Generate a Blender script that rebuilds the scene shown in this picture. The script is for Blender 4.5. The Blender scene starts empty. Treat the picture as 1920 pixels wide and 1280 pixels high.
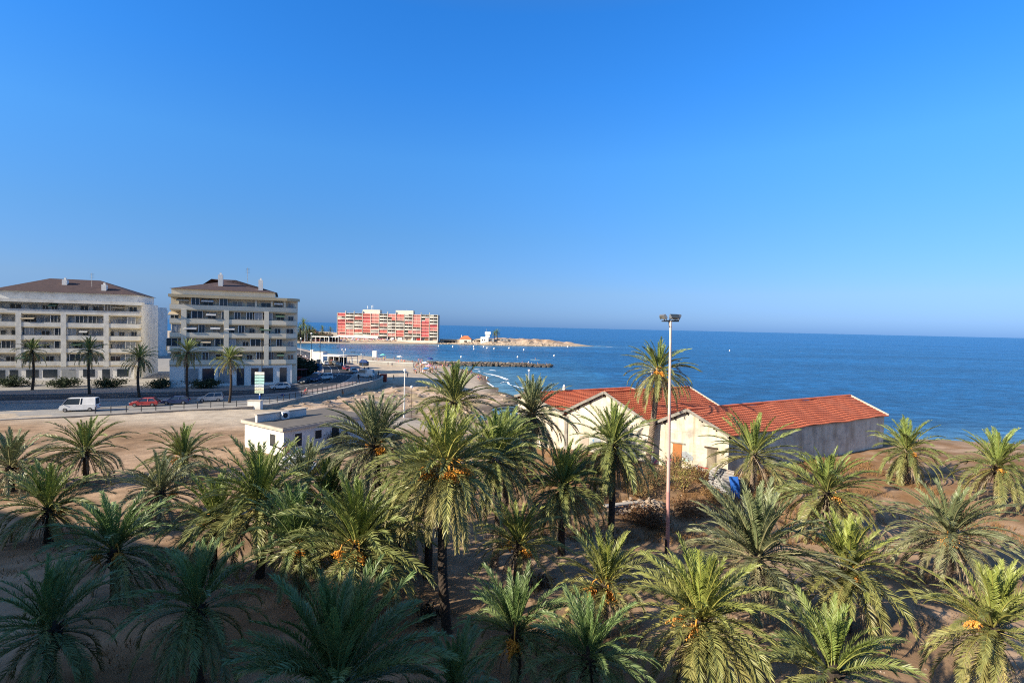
import bpy, bmesh, math, random
import numpy as np
from mathutils import Vector, Matrix
from mathutils.geometry import tessellate_polygon
R = math.radians
rnd = random.Random(7)
nrg = np.random.default_rng(11)
sc = bpy.context.scene
COL = sc.collection

# ------------------------------------------------------------------ camera
CAMZ, FPX = 20.0, 961.0
PITCH, ROLL = R(1.645), R(1.266)
cf = Vector((0, math.cos(PITCH), -math.sin(PITCH)))
r0 = Vector((1, 0, 0)); u0 = Vector((0, math.sin(PITCH), math.cos(PITCH)))
cr = r0*math.cos(ROLL) + u0*math.sin(ROLL)
cu = -r0*math.sin(ROLL) + u0*math.cos(ROLL)
cam = bpy.data.cameras.new('camera'); camo = bpy.data.objects.new('camera', cam); COL.objects.link(camo)
camo.matrix_world = Matrix(((cr.x, cu.x, -cf.x, 0), (cr.y, cu.y, -cf.y, 0), (cr.z, cu.z, -cf.z, CAMZ), (0, 0, 0, 1)))
cam.sensor_width = 36; cam.lens = 36*FPX/1920; cam.clip_start = .1; cam.clip_end = 200000
sc.camera = camo

def ray(px, py): return cf + cr*((px-960)/FPX) + cu*((640-py)/FPX)
def P(px, py, z):
    d = ray(px, py); t = (z-CAMZ)/d.z
    return Vector((d.x*t, d.y*t, z))
def D(px, py, dep):
    d = ray(px, py); t = dep/d.y
    return Vector((d.x*t, d.y*t, CAMZ+d.z*t))

# ------------------------------------------------------------------ light
SUN_H = Vector((-.87, -.493)); SUN_EL = R(27)
s3 = Vector((SUN_H.x*math.cos(SUN_EL), SUN_H.y*math.cos(SUN_EL), math.sin(SUN_EL))).normalized()
sl = bpy.data.lights.new('sun', 'SUN'); sl.energy = 5.0; sl.angle = R(.5); sl.color = (1, .88, .7)
so = bpy.data.objects.new('sun', sl); COL.objects.link(so); so.location = (-60, -40, 80)
so.rotation_euler = s3.to_track_quat('Z', 'Y').to_euler()
w = bpy.data.worlds.new('World'); sc.world = w; w.use_nodes = True
nt = w.node_tree; bg = nt.nodes['Background']
sky = nt.nodes.new('ShaderNodeTexSky'); sky.sky_type = 'NISHITA'; sky.sun_disc = False
sky.sun_elevation = SUN_EL; sky.sun_rotation = math.atan2(SUN_H.x, SUN_H.y)
sky.air_density = 1.0; sky.dust_density = .3; sky.ozone_density = 3.0; sky.altitude = 0
# clear deep blue air: the pale low band of the model sky is toned down by height above the horizon
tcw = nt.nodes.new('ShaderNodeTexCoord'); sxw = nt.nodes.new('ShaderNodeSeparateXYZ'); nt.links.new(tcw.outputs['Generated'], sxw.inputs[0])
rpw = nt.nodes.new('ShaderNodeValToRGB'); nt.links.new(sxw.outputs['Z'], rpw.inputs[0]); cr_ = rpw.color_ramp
for i, (pz, c) in enumerate(((0, (.17, .35, .93)), (.0233, (.24, .4, .87)), (.0646, (.33, .47, .79)), (.1657, (.35, .62, .92)), (.2974, (.35, .83, 1.25)), (.4133, (.25, .86, 1.48)), (.5113, (.21, .87, 1.56)), (.7, (.58, .8, .95)), (1, (.85, .88, .86)))):  # highest stops, above the frame, are made more neutral as fill light
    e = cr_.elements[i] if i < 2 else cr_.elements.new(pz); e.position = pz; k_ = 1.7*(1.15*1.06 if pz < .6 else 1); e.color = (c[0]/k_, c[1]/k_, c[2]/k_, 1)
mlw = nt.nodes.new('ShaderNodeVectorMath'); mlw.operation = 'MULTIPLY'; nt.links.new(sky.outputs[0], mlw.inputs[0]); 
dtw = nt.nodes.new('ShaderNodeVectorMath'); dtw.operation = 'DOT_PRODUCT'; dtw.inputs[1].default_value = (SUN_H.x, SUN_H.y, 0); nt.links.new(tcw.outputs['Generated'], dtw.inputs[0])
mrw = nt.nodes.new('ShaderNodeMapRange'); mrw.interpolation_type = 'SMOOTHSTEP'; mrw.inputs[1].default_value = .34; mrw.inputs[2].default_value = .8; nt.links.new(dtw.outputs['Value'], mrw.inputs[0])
mxw = nt.nodes.new('ShaderNodeMix'); mxw.data_type = 'RGBA'; nt.links.new(mrw.outputs[0], mxw.inputs[0]); nt.links.new(rpw.outputs[0], mxw.inputs[6]); mxw.inputs[7].default_value = (.66, .56, .46, 1)   # out of frame towards the sun the sky is tinted warm as added fill
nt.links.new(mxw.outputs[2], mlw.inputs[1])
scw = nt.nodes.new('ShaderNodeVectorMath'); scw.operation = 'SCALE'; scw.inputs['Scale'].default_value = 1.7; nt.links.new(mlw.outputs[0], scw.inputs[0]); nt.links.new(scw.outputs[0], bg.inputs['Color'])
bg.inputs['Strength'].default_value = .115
sc.view_settings.view_transform = 'Standard'; sc.view_settings.look = 'None'
sc.view_settings.exposure = 0.9; sc.view_settings.gamma = 1
sc.cycles.use_denoising = False; sc.cycles.pixel_filter_type = 'BLACKMAN_HARRIS'; sc.cycles.filter_width = 1.1; sc.cycles.sample_clamp_indirect = 4
sc.cycles.max_bounces = 6; sc.cycles.transparent_max_bounces = 8

# ------------------------------------------------------------------ materials
def mat(name, c1, c2=None, scale=4, rough=.8, bump=0, bscale=None, metal=0, spec=.3, detail=5, stretch=None, attr=None, transl=0, c3=None, scale3=.3):
    m = bpy.data.materials.new(name); m.use_nodes = True; t = m.node_tree; b = t.nodes['Principled BSDF']
    b.inputs['Roughness'].default_value = rough; b.inputs['Metallic'].default_value = metal
    b.inputs['Specular IOR Level'].default_value = spec
    tc = t.nodes.new('ShaderNodeTexCoord'); vec = tc.outputs['Object']
    if stretch:
        mp = t.nodes.new('ShaderNodeMapping'); mp.inputs['Scale'].default_value = stretch
        t.links.new(vec, mp.inputs['Vector']); vec = mp.outputs[0]
    def noise(s, det=detail):
        n = t.nodes.new('ShaderNodeTexNoise'); n.inputs['Scale'].default_value = s; n.inputs['Detail'].default_value = det
        n.inputs['Roughness'].default_value = .62
        t.links.new(vec, n.inputs['Vector']); return n.outputs[0]
    def ramp(src, a, bb):
        mr = t.nodes.new('ShaderNodeMapRange'); mr.inputs['From Min'].default_value = a; mr.inputs['From Max'].default_value = bb
        t.links.new(src, mr.inputs['Value']); return mr.outputs[0]
    def mix(f, a, bb):
        x = t.nodes.new('ShaderNodeMix'); x.data_type = 'RGBA'
        for s_, i in ((f, 0), (a, 6), (bb, 7)):
            if hasattr(s_, 'links'): t.links.new(s_, x.inputs[i])
            elif i == 0: x.inputs[0].default_value = s_
            else: x.inputs[i].default_value = (*s_, 1)
        return x.outputs[2]
    col = c1
    if attr:
        a = t.nodes.new('ShaderNodeAttribute'); a.attribute_name = attr; col = a.outputs['Color']
    if c2 is not None:
        f = ramp(noise(scale), .35, .65)
        if attr:
            x = t.nodes.new('ShaderNodeMix'); x.data_type = 'RGBA'; x.blend_type = 'MULTIPLY'; x.inputs[0].default_value = 1
            t.links.new(col, x.inputs[6]); t.links.new(mix(f, c1, c2), x.inputs[7]); col = x.outputs[2]
        else: col = mix(f, c1, c2)
    if c3 is not None: col = mix(ramp(noise(scale3, 6), .5, .68), col, c3)
    if hasattr(col, 'links'): t.links.new(col, b.inputs['Base Color'])
    else: b.inputs['Base Color'].default_value = (*col, 1)
    if bump:
        bn = t.nodes.new('ShaderNodeBump'); bn.inputs['Strength'].default_value = min(1, bump); bn.inputs['Distance'].default_value = .05*max(1, bump)
        t.links.new(noise(bscale or scale*3, 6), bn.inputs['Height']); t.links.new(bn.outputs[0], b.inputs['Normal'])
    if transl:
        tr = t.nodes.new('ShaderNodeBsdfTranslucent'); ms = t.nodes.new('ShaderNodeMixShader'); ms.inputs[0].default_value = transl
        t.links.new(col, tr.inputs['Color']) if hasattr(col, 'links') else None
        t.links.new(b.outputs[0], ms.inputs[1]); t.links.new(tr.outputs[0], ms.inputs[2])
        t.links.new(ms.outputs[0], t.nodes['Material Output'].inputs['Surface'])
    return m

M = {}
M['leaf'] = mat('palm_leaf', (1, 1, 1), (.8, .84, .78), 1.5, .45, attr='Col', transl=.13, spec=.45)
M['bush'] = mat('bush_leaf', (1, 1, 1), (.7, .75, .7), 2, .7, attr='Col', transl=.15)
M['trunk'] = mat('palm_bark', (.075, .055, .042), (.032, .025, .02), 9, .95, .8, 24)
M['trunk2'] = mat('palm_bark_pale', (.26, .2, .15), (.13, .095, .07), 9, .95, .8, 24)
M['fruit'] = mat('dates', (.72, .33, .035), (.55, .22, .03), 8, .5)
M['stalk'] = mat('date_stalk', (.7, .34, .05), (.55, .25, .05), 8, .6)
M['ground'] = mat('dry_earth', (1, 1, 1), (.72, .7, .68), .55, .95, .9, 3.5, attr='Col', detail=9, spec=.1)
M['asphalt'] = mat('asphalt', (.05, .052, .058), (.035, .036, .04), .6, .9, .3, 60)
M['paving'] = mat('paving', (.34, .27, .24), (.26, .21, .19), .8, .9, .2, 20)
M['plaza'] = mat('plaza_concrete', (.3, .285, .265), (.23, .22, .205), .25, .92, .2, 20)
M['kerb'] = mat('kerb_stone', (.36, .34, .31), (.3, .28, .26), 2, .9)
M['line'] = mat('road_paint', (.62, .63, .64), (.42, .43, .44), 1.5, .7)
M['stone'] = mat('wall_stone', (.42, .36, .28), (.28, .24, .19), 1.6, .95, .7, 4)
M['rock'] = mat('pale_rock', (.43, .35, .27), (.26, .2, .15), .9, .95, .9, 3)
M['drock'] = mat('dark_rock', (.14, .12, .1), (.055, .05, .046), 1.2, .9, .9, 3)
M['concrete'] = mat('pale_concrete', (.5, .45, .38), (.38, .34, .29), 1, .9, .2, 12)
M['white'] = mat('white_paint', (.78, .77, .73), (.7, .69, .65), 1.2, .7)
M['dwhite'] = mat('aged_white_render', (.66, .66, .63), (.55, .55, .53), .7, .85, .15, 20, c3=(.48, .47, .44), scale3=.5)
M['cream'] = mat('cream_render', (.72, .66, .53), (.65, .59, .46), .35, .85)
M['ochre'] = mat('ochre_render', (.5, .42, .27), (.44, .36, .23), .5, .85)
M['glass'] = mat('window_glass', (.02, .03, .045), (.04, .055, .07), .5, .12, spec=.6)
M['shutter'] = mat('grey_shutter', (.3, .32, .33), (.24, .255, .265), 1.5, .6)
M['dark'] = mat('dark_opening', (.018, .018, .02), (.03, .028, .028), 1, .8)
M['slate'] = mat('dark_roof', (.075, .05, .05), (.055, .038, .04), 1.2, .85, .5, 9)
M['tile'] = mat('red_roof_tile', (.64, .175, .085), (.56, .145, .07), 1.1, .85, .3, 8, c3=(.63, .19, .1), scale3=.35)
M['barge'] = mat('grey_bargeboard', (.3, .28, .25), (.17, .155, .14), 1.2, .85)
M['wood'] = mat('old_wood', (.09, .065, .045), (.05, .038, .03), 3, .9)
M['steel'] = mat('grey_steel', (.33, .34, .35), (.26, .27, .28), 3, .45, metal=.6)
M['dsteel'] = mat('dark_steel', (.035, .038, .045), (.025, .028, .032), 3, .5, metal=.3)
M['mast'] = mat('faded_pink_paint', (.58, .4, .36), (.5, .32, .28), .35, .65, stretch=(1, 1, .6))
M['wpole'] = mat('white_pole_paint', (.68, .68, .66), (.6, .6, .58), 2, .6)
M['corr'] = mat('corrugated_sheet', (.36, .36, .355), (.24, .235, .23), .8, .5, metal=.2, c3=(.3, .2, .14), scale3=.6)
M['bluep'] = mat('blue_paint', (.012, .11, .42), (.008, .06, .3), 1.6, .7)
M['redp'] = mat('red_paint', (.42, .035, .03), (.34, .03, .028), 1.5, .6)
M['foam'] = mat('sea_foam', (.85, .87, .88), (.7, .76, .8), 1.5, .9)
M['tyre'] = mat('tyre_rubber', (.015, .015, .016), (.022, .022, .022), 5, .85)
M['alloy'] = mat('alloy_rim', (.4, .41, .42), (.3, .3, .31), 5, .35, metal=.7)
M['lampglass'] = mat('lamp_globe', (.8, .8, .78), (.75, .75, .72), 2, .25)
M['dry'] = mat('dry_twig', (.3, .2, .1), (.2, .12, .06), 4, .95)
M['hedge'] = mat('dark_twig', (.06, .045, .03), (.04, .03, .02), 4, .95)
M['ivory'] = mat('ivory_render', (.74, .68, .56), (.62, .56, .45), .8, .85)
def flat(name, c, rough=.6, **k):
    if name not in M: M[name] = mat(name, c, tuple(x*.82 for x in c), 1.3, rough, **k)
    return M[name]

# ------------------------------------------------------------------ mesh helpers
class MB:
    def __init__(s): s.v = []; s.f = []; s.m = []
    def add(s, vs, fs, mi=0):
        o = len(s.v); s.v += [tuple(v) for v in vs]; s.f += [tuple(i+o for i in f) for f in fs]; s.m += [mi]*len(fs); return s
    def box(s, x0, x1, y0, y1, z0, z1, mi=0):
        return s.add([(x0, y0, z0), (x1, y0, z0), (x1, y1, z0), (x0, y1, z0), (x0, y0, z1), (x1, y0, z1), (x1, y1, z1), (x0, y1, z1)],
                     [(0, 3, 2, 1), (4, 5, 6, 7), (0, 1, 5, 4), (1, 2, 6, 5), (2, 3, 7, 6), (3, 0, 4, 7)], mi)
    def cbox(s, c, sx, sy, sz, rot=None, mi=0):
        q = []
        for z in (-.5, .5):
            for x, y in ((-.5, -.5), (.5, -.5), (.5, .5), (-.5, .5)):
                p = Vector((x*sx, y*sy, z*sz))
                if rot is not None: p = rot @ p
                q.append(p + Vector(c))
        return s.add(q, [(0, 3, 2, 1), (4, 5, 6, 7), (0, 1, 5, 4), (1, 2, 6, 5), (2, 3, 7, 6), (3, 0, 4, 7)], mi)
    def bar(s, a, b, w, h=None, mi=0):
        a = Vector(a); b = Vector(b); d = b-a
        q = d.to_track_quat('Z', 'Y').to_matrix()
        return s.cbox((a+b)/2, w, h or w, d.length, q, mi)
    def tube(s, pts, rad, n=8, mi=0, cap=True):
        pts = [Vector(p) for p in pts]; k = len(pts)
        if not hasattr(rad, '__len__'): rad = [rad]*k
        vs = []; fs = []
        ref = None
        for i, p in enumerate(pts):
            d = (pts[min(i+1, k-1)] - pts[max(i-1, 0)]).normalized()
            if ref is None: ref = Vector((1, 0, 0)) if abs(d.x) < .9 else Vector((0, 1, 0))
            a = (ref - d*ref.dot(d)).normalized(); b = d.cross(a); ref = a
            for j in range(n):
                t = 2*math.pi*j/n; vs.append(p + (a*math.cos(t)+b*math.sin(t))*rad[i])
        for i in range(k-1):
            for j in range(n):
                fs.append((i*n+j, i*n+(j+1) % n, (i+1)*n+(j+1) % n, (i+1)*n+j))
        if cap: fs += [tuple(range(n-1, -1, -1)), tuple(range((k-1)*n, k*n))]
        return s.add(vs, fs, mi)
    def prism(s, poly, z0, z1, mi=0, mi_side=None, side=True):
        n = len(poly); ar = sum(poly[i][0]*poly[(i+1) % n][1]-poly[(i+1) % n][0]*poly[i][1] for i in range(n))
        if ar < 0: poly = poly[::-1]
        tris = tessellate_polygon([[Vector((p[0], p[1], 0)) for p in poly]])
        o = len(s.v); s.v += [(p[0], p[1], z1) for p in poly] + [(p[0], p[1], z0) for p in poly]
        for t in tris:
            a, b, c = [poly[i] for i in t]
            if (b[0]-a[0])*(c[1]-a[1])-(b[1]-a[1])*(c[0]-a[0]) < 0: t = t[::-1]
            s.f.append(tuple(o+i for i in t)); s.m.append(mi)
        if side:
            for i in range(n):
                j = (i+1) % n; s.f.append((o+n+i, o+n+j, o+j, o+i)); s.m.append(mi if mi_side is None else mi_side)
        return s
    def ribbon(s, L, Rr, z0, z1, mi=0):      # strip between two plan polylines, with edge faces down to z0
        k = len(L); vs = []
        for a, b in zip(L, Rr): vs += [(a[0], a[1], z1), (b[0], b[1], z1), (a[0], a[1], z0), (b[0], b[1], z0)]
        fs = []
        for i in range(k-1):
            o = 4*i; fs += [(o, o+1, o+5, o+4)]
            if z1-z0 > .02: fs += [(o+2, o, o+4, o+6), (o+1, o+3, o+7, o+5)]
        return s.add(vs, fs, mi)
    def lathe(s, prof, n=14, c=(0, 0, 0), mi=0):
        vs = []; fs = []
        for r, z in prof:
            for j in range(n): t = 2*math.pi*j/n; vs.append((c[0]+r*math.cos(t), c[1]+r*math.sin(t), c[2]+z))
        for i in range(len(prof)-1):
            for j in range(n): fs.append((i*n+j, i*n+(j+1) % n, (i+1)*n+(j+1) % n, (i+1)*n+j))
        return s.add(vs, fs, mi)
    def rockblob(s, c, r, rg, sq=.7, mi=0):
        bm = bmesh.new(); bmesh.ops.create_icosphere(bm, subdivisions=1, radius=1)
        ax = [rg.uniform(.7, 1.3), rg.uniform(.7, 1.3), sq*rg.uniform(.8, 1.2)]; a = rg.uniform(0, 6.3)
        vs = []
        for v in bm.verts:
            k = r*rg.uniform(.78, 1.2); x, y, z = v.co.x*ax[0]*k, v.co.y*ax[1]*k, v.co.z*ax[2]*k
            vs.append((c[0]+x*math.cos(a)-y*math.sin(a), c[1]+x*math.sin(a)+y*math.cos(a), c[2]+z))
        fs = [tuple(v.index for v in f.verts) for f in bm.faces]; bm.free()
        return s.add(vs, fs, mi)
    def mesh(s, name, mats, smooth=False):
        me = bpy.data.meshes.new(name); me.from_pydata(s.v, [], s.f)
        for m in (mats if isinstance(mats, (list, tuple)) else [mats]): me.materials.append(m)
        me.polygons.foreach_set('material_index', s.m)
        if smooth: me.polygons.foreach_set('use_smooth', [True]*len(s.f))
        me.update(); return me
    def build(s, name, mats, parent=None, smooth=False): return link(name, s.mesh(name, mats, smooth), parent)

def link(name, me, parent=None):
    o = bpy.data.objects.new(name, me); COL.objects.link(o)
    if parent: o.parent = parent
    return o
def tag(o, label=None, cat=None, group=None, kind=None):
    if label: o['label'] = label
    if cat: o['category'] = cat
    if group: o['group'] = group
    if kind: o['kind'] = kind
    return o
def thing(name, label, cat, loc=(0, 0, 0), rz=0, group=None):
    o = bpy.data.objects.new(name, None); COL.objects.link(o); o.location = loc; o.rotation_euler = (0, 0, rz); o.empty_display_size = .3
    return tag(o, label, cat, group)
def copy_tree(o, parent=None):
    c = o.copy(); COL.objects.link(c)
    if parent: c.parent = parent
    for ch in list(o.children): copy_tree(ch, c)
    return c
def setmat(o, i, m): o.material_slots[i].link = 'OBJECT'; o.material_slots[i].material = m

def mesh_np(name, V, F, mats, cols=None, fm=None, smooth=False):
    """F: list of int arrays (n,k)"""
    me = bpy.data.meshes.new(name); V = np.asarray(V, dtype=np.float32)
    me.vertices.add(len(V)); me.vertices.foreach_set('co', V.ravel())
    F = [f for f in F if len(f)]
    li = np.concatenate([f.ravel() for f in F]).astype(np.int32)
    lt = np.concatenate([np.full(len(f), f.shape[1]) for f in F]).astype(np.int32)
    ls = np.concatenate([[0], np.cumsum(lt)[:-1]]).astype(np.int32)
    me.loops.add(len(li)); me.loops.foreach_set('vertex_index', li)
    me.polygons.add(len(lt)); me.polygons.foreach_set('loop_start', ls); me.polygons.foreach_set('loop_total', lt)
    for m in mats: me.materials.append(m)
    if fm is not None: me.polygons.foreach_set('material_index', np.asarray(fm, dtype=np.int32))
    if smooth: me.polygons.foreach_set('use_smooth', np.ones(len(lt), dtype=bool))
    if cols is not None:
        a = me.attributes.new('Col', 'FLOAT_COLOR', 'POINT')
        c = np.ones((len(V), 4), dtype=np.float32); c[:, :3] = cols; a.data.foreach_set('color', c.ravel())
    me.update(calc_edges=True); return me

# value noise
_H = nrg.random((256, 256))
def vnoise(x, y):
    xi = np.floor(x).astype(int); yi = np.floor(y).astype(int); fx = x-xi; fy = y-yi
    fx = fx*fx*(3-2*fx); fy = fy*fy*(3-2*fy)
    g = lambda a, b: _H[a % 256, b % 256]
    return (g(xi, yi)*(1-fx)+g(xi+1, yi)*fx)*(1-fy)+(g(xi, yi+1)*(1-fx)+g(xi+1, yi+1)*fx)*fy
def fbm(x, y, o=4):
    s = 0; a = .5
    for i in range(o): s = s+a*vnoise(x*2**i+17*i, y*2**i+31*i); a *= .5
    return s
def sstep(a, b, x):
    t = np.clip((x-a)/(b-a), 0, 1); return t*t*(3-2*t)

# ------------------------------------------------------------------ land and sea
LAND = [(900, 70), (260, 80), (120, 86), (60, 90), (25, 97), (6, 106), (-2, 114), (-5, 124), (3, 134), (1, 146), (-4, 157), (-7, 172), (-8, 188), (-10, 204), (-19, 227), (-27, 246), (-44, 262), (-54, 282),
        (-85, 311), (-107, 322), (-150, 360), (-190, 410), (-235, 440), (-255, 465), (-240, 481), (-202, 486), (-183, 489), (-150, 500), (-120, 516), (-95, 530), (-79, 538), (-40, 541), (-5, 537), (30, 541), (58, 549), (80, 566), (96, 579),
        (80, 594), (50, 612), (10, 625), (-30, 622), (-75, 600), (-110, 625), (-170, 650), (-240, 700), (-320, 760), (-900, 900), (-900, -160), (900, -160)]
LP = np.array(LAND, dtype=float)
def sdist(x, y):
    sh = x.shape; x = x.ravel(); y = y.ravel()
    A = LP; B = np.roll(LP, -1, 0); best = np.full(len(x), 1e9); ins = np.zeros(len(x), bool)
    for (ax, ay), (bx, by) in zip(A, B):
        dx, dy = bx-ax, by-ay; t = np.clip(((x-ax)*dx+(y-ay)*dy)/(dx*dx+dy*dy), 0, 1)
        best = np.minimum(best, np.hypot(x-ax-t*dx, y-ay-t*dy))
        if ay != by: ins ^= ((ay > y) != (by > y)) & (x < (bx-ax)*(y-ay)/(by-ay)+ax)
    return np.where(ins, best, -best).reshape(sh)
def terrain(x, y):
    x = np.asarray(x, dtype=float); y = np.asarray(y, dtype=float)
    sd = sdist(x, y) + (fbm(x*.12, y*.12, 3)-.45)*6*sstep(30, 90, y)
    z = np.where(sd > 0, np.minimum(2.6, .09*sd), np.maximum(-3, .12*sd))
    # grove plateau
    lw = 1-sstep(-40, -8, x); wy = (1-sstep(70+14*lw, 93+30*lw, y))*sstep(-2, 12, sd)
    plat = 4.8 - .45*lw*sstep(60, 85, y) + .25*(fbm(x*.25, y*.25)-.45) + .9*sstep(38, 50, y)*sstep(-2, 10, x)*(1-sstep(45, 80, x)) + .15*(fbm(x*1.1, y*1.1, 3)-.45)
    z = z*(1-wy) + plat*wy
    # rocky shelf
    wr = sstep(86, 98, y)*(1-sstep(142, 160, y))*sstep(-60, -30, x+.25*(y-95))*sstep(.5, 5, sd)
    nn = fbm(x*.16, y*.16, 5); rg = np.abs(fbm(x*.5, y*.5, 4)-.47)
    z = z + wr*((nn-.42)*2.2 - rg*1.6)
    # rocky spit and sandy rise behind the red block
    ws = sstep(-60, -30, x)*sstep(505, 530, y)*sstep(1, 22, sd)
    z = z + ws*(3.4*(1-sstep(40, 100, x)) + (fbm(x*.12, y*.12, 5)-.45)*4)
    z = z + 6.5*np.exp(-(((x+225)/38)**2+((y-618)/30)**2))*sstep(3, 20, sd)
    # low ground below the raised road
    return z, sd, wy, wr, ws
def gz(x, y): return float(terrain(np.array([x]), np.array([y]))[0][0])

ys = np.concatenate([np.linspace(-160, -6, 12), np.arange(-2, 100, .8), np.arange(100, 300, 1.6), np.arange(300, 700, 3.2), np.linspace(710, 900, 10)])
xs = np.concatenate([np.linspace(-900, -270, 16), np.arange(-262, -70, 3.2), np.arange(-68, 46, .9), np.arange(46, 120, 2.6), np.linspace(125, 900, 20)])
X, Y = np.meshgrid(xs, ys); Z, SD, WY, WR, WS = terrain(X, Y)
c_dirt = np.array([.43, .3, .2]); c_dirt2 = np.array([.29, .19, .115]); c_sand = np.array([.55, .455, .345]); c_wet = np.array([.2, .155, .115]); c_rock = np.array([.6, .45, .335]); c_rock2 = np.array([.36, .25, .17]); c_gr = np.array([.22, .2, .075]); c_path = np.array([.52, .445, .35]); c_warm = np.array([.27, .15, .07])
def lerp(a, b, t): return a*(1-t[..., None])+b*t[..., None]
n1 = fbm(X*.2, Y*.2, 5); n2 = fbm(X*.05+9, Y*.05, 4); n3 = fbm(X*.7, Y*.7, 4)
C = np.broadcast_to(c_sand, X.shape+(3,))*(.88+.24*n3[..., None])
C = lerp(C, c_path*np.ones_like(C), sstep(66, 80, Y)*(1-sstep(150, 175, Y))*(X < 30)*.85)
rockc = lerp(c_rock*np.ones_like(C), c_rock2*np.ones_like(C), sstep(.42, .56, n3))
rockc = lerp(rockc, c_gr*np.ones_like(C), sstep(.52, .62, n1)*.5)
C = lerp(C, rockc, WR*sstep(.3, .42, n1+.1))
C = lerp(C, lerp(c_rock*np.ones_like(C), c_rock2*np.ones_like(C), sstep(.36, .58, n1)), WS)
C = lerp(C, c_wet*np.ones_like(C), (1-sstep(1.5, 5, SD))*(1-WY))
dirt = lerp(c_dirt*np.ones_like(C), c_dirt2*np.ones_like(C), sstep(.38, .6, n1))
dirt = dirt*(.72+.55*np.clip((fbm(X*1.6, Y*1.6, 4)-.2)/.55, 0, 1))[..., None]
dirt = lerp(dirt, c_warm*np.ones_like(C), sstep(37, 47, Y)*sstep(-3, 6, X)*sstep(.3, .55, n3)*.9)
C = lerp(C, dirt, WY*(1-sstep(68, 82, Y)))
nx, ny = len(xs), len(ys)
I = np.arange(nx*ny).reshape(ny, nx)
Q = np.stack([I[:-1, :-1], I[:-1, 1:], I[1:, 1:], I[1:, :-1]], -1).reshape(-1, 4)
me = mesh_np('ground', np.stack([X, Y, Z], -1).reshape(-1, 3), [Q], [M['ground']], C.reshape(-1, 3), smooth=True)
tag(link('ground', me), kind='structure')

# sea: one sheet out to the horizon, paler where it is shallow
def water_mat():
    m = bpy.data.materials.new('sea_water'); m.use_nodes = True; t = m.node_tree; b = t.nodes['Principled BSDF']
    a = t.nodes.new('ShaderNodeAttribute'); a.attribute_name = 'Col'
    tc = t.nodes.new('ShaderNodeTexCoord')
    mp = t.nodes.new('ShaderNodeMapping'); mp.inputs['Scale'].default_value = (.28, .8, 1); mp.inputs['Rotation'].default_value = (0, 0, R(-8)); t.links.new(tc.outputs['Object'], mp.inputs[0])
    n = t.nodes.new('ShaderNodeTexNoise'); n.inputs['Scale'].default_value = .55; n.inputs['Detail'].default_value = 7; n.inputs['Roughness'].default_value = .65; t.links.new(mp.outputs[0], n.inputs[0])
    mp2 = t.nodes.new('ShaderNodeMapping'); mp2.inputs['Scale'].default_value = (.07, .09, 1); t.links.new(tc.outputs['Object'], mp2.inputs[0])
    n2 = t.nodes.new('ShaderNodeTexNoise'); n2.inputs['Scale'].default_value = 1; n2.inputs['Detail'].default_value = 8; n2.inputs['Roughness'].default_value = .7; t.links.new(mp2.outputs[0], n2.inputs[0])
    mr = t.nodes.new('ShaderNodeMapRange'); mr.inputs[1].default_value = .36; mr.inputs[2].default_value = .66; mr.inputs[3].default_value = .45; mr.inputs[4].default_value = 1.7; t.links.new(n.outputs[0], mr.inputs[0])
    mr2 = t.nodes.new('ShaderNodeMapRange'); mr2.inputs[1].default_value = .3; mr2.inputs[2].default_value = .7; mr2.inputs[3].default_value = .55; mr2.inputs[4].default_value = 1.5; t.links.new(n2.outputs[0], mr2.inputs[0])
    mu = t.nodes.new('ShaderNodeMath'); mu.operation = 'MULTIPLY'; t.links.new(mr.outputs[0], mu.inputs[0]); t.links.new(mr2.outputs[0], mu.inputs[1])
    mp3 = t.nodes.new('ShaderNodeMapping'); mp3.inputs['Scale'].default_value = (.004, .018, 1); mp3.inputs['Rotation'].default_value = (0, 0, R(12)); t.links.new(tc.outputs['Object'], mp3.inputs[0])
    n3 = t.nodes.new('ShaderNodeTexNoise'); n3.inputs['Scale'].default_value = 1; n3.inputs['Detail'].default_value = 6; t.links.new(mp3.outputs[0], n3.inputs[0])
    mr3 = t.nodes.new('ShaderNodeMapRange'); mr3.inputs[1].default_value = .35; mr3.inputs[2].default_value = .68; mr3.inputs[3].default_value = .72; mr3.inputs[4].default_value = 1.25; t.links.new(n3.outputs[0], mr3.inputs[0])
    mu0 = mu; mu = t.nodes.new('ShaderNodeMath'); mu.operation = 'MULTIPLY'; t.links.new(mu0.outputs[0], mu.inputs[0]); t.links.new(mr3.outputs[0], mu.inputs[1])
    vm = t.nodes.new('ShaderNodeVectorMath'); vm.operation = 'SCALE'; t.links.new(a.outputs['Color'], vm.inputs[0]); t.links.new(mu.outputs[0], vm.inputs['Scale'])
    t.links.new(vm.outputs[0], b.inputs['Base Color'])
    b.inputs['Roughness'].default_value = .3; b.inputs['Specular IOR Level'].default_value = .22
    bn = t.nodes.new('ShaderNodeBump'); bn.inputs['Strength'].default_value = 1; bn.inputs['Distance'].default_value = .9
    t.links.new(n.outputs[0], bn.inputs['Height']); t.links.new(bn.outputs[0], b.inputs['Normal'])
    return m
M['water'] = water_mat()
def symsp(a, k, n): return a*np.sinh(np.linspace(-k, k, n))/math.sinh(k)
xs2 = np.unique(np.round(np.concatenate([symsp(90000, 7, 60), np.arange(-270, 130, 6)]), 2))
ys2 = np.concatenate([np.arange(60, 330, 5), np.arange(330, 720, 10), 720*np.exp(np.linspace(.05, math.log(90000/720), 40))])
X, Y = np.meshgrid(xs2, ys2); S = -sdist(X, Y)
sh = np.exp(-np.clip(S, 0, None)/16.); bay = np.exp(-np.clip(S, 0, None)/70.)*(X < 40)
deep = np.array([.006, .072, .185]); mid = np.array([.022, .125, .235]); shal = np.array([.13, .24, .27])
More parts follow.
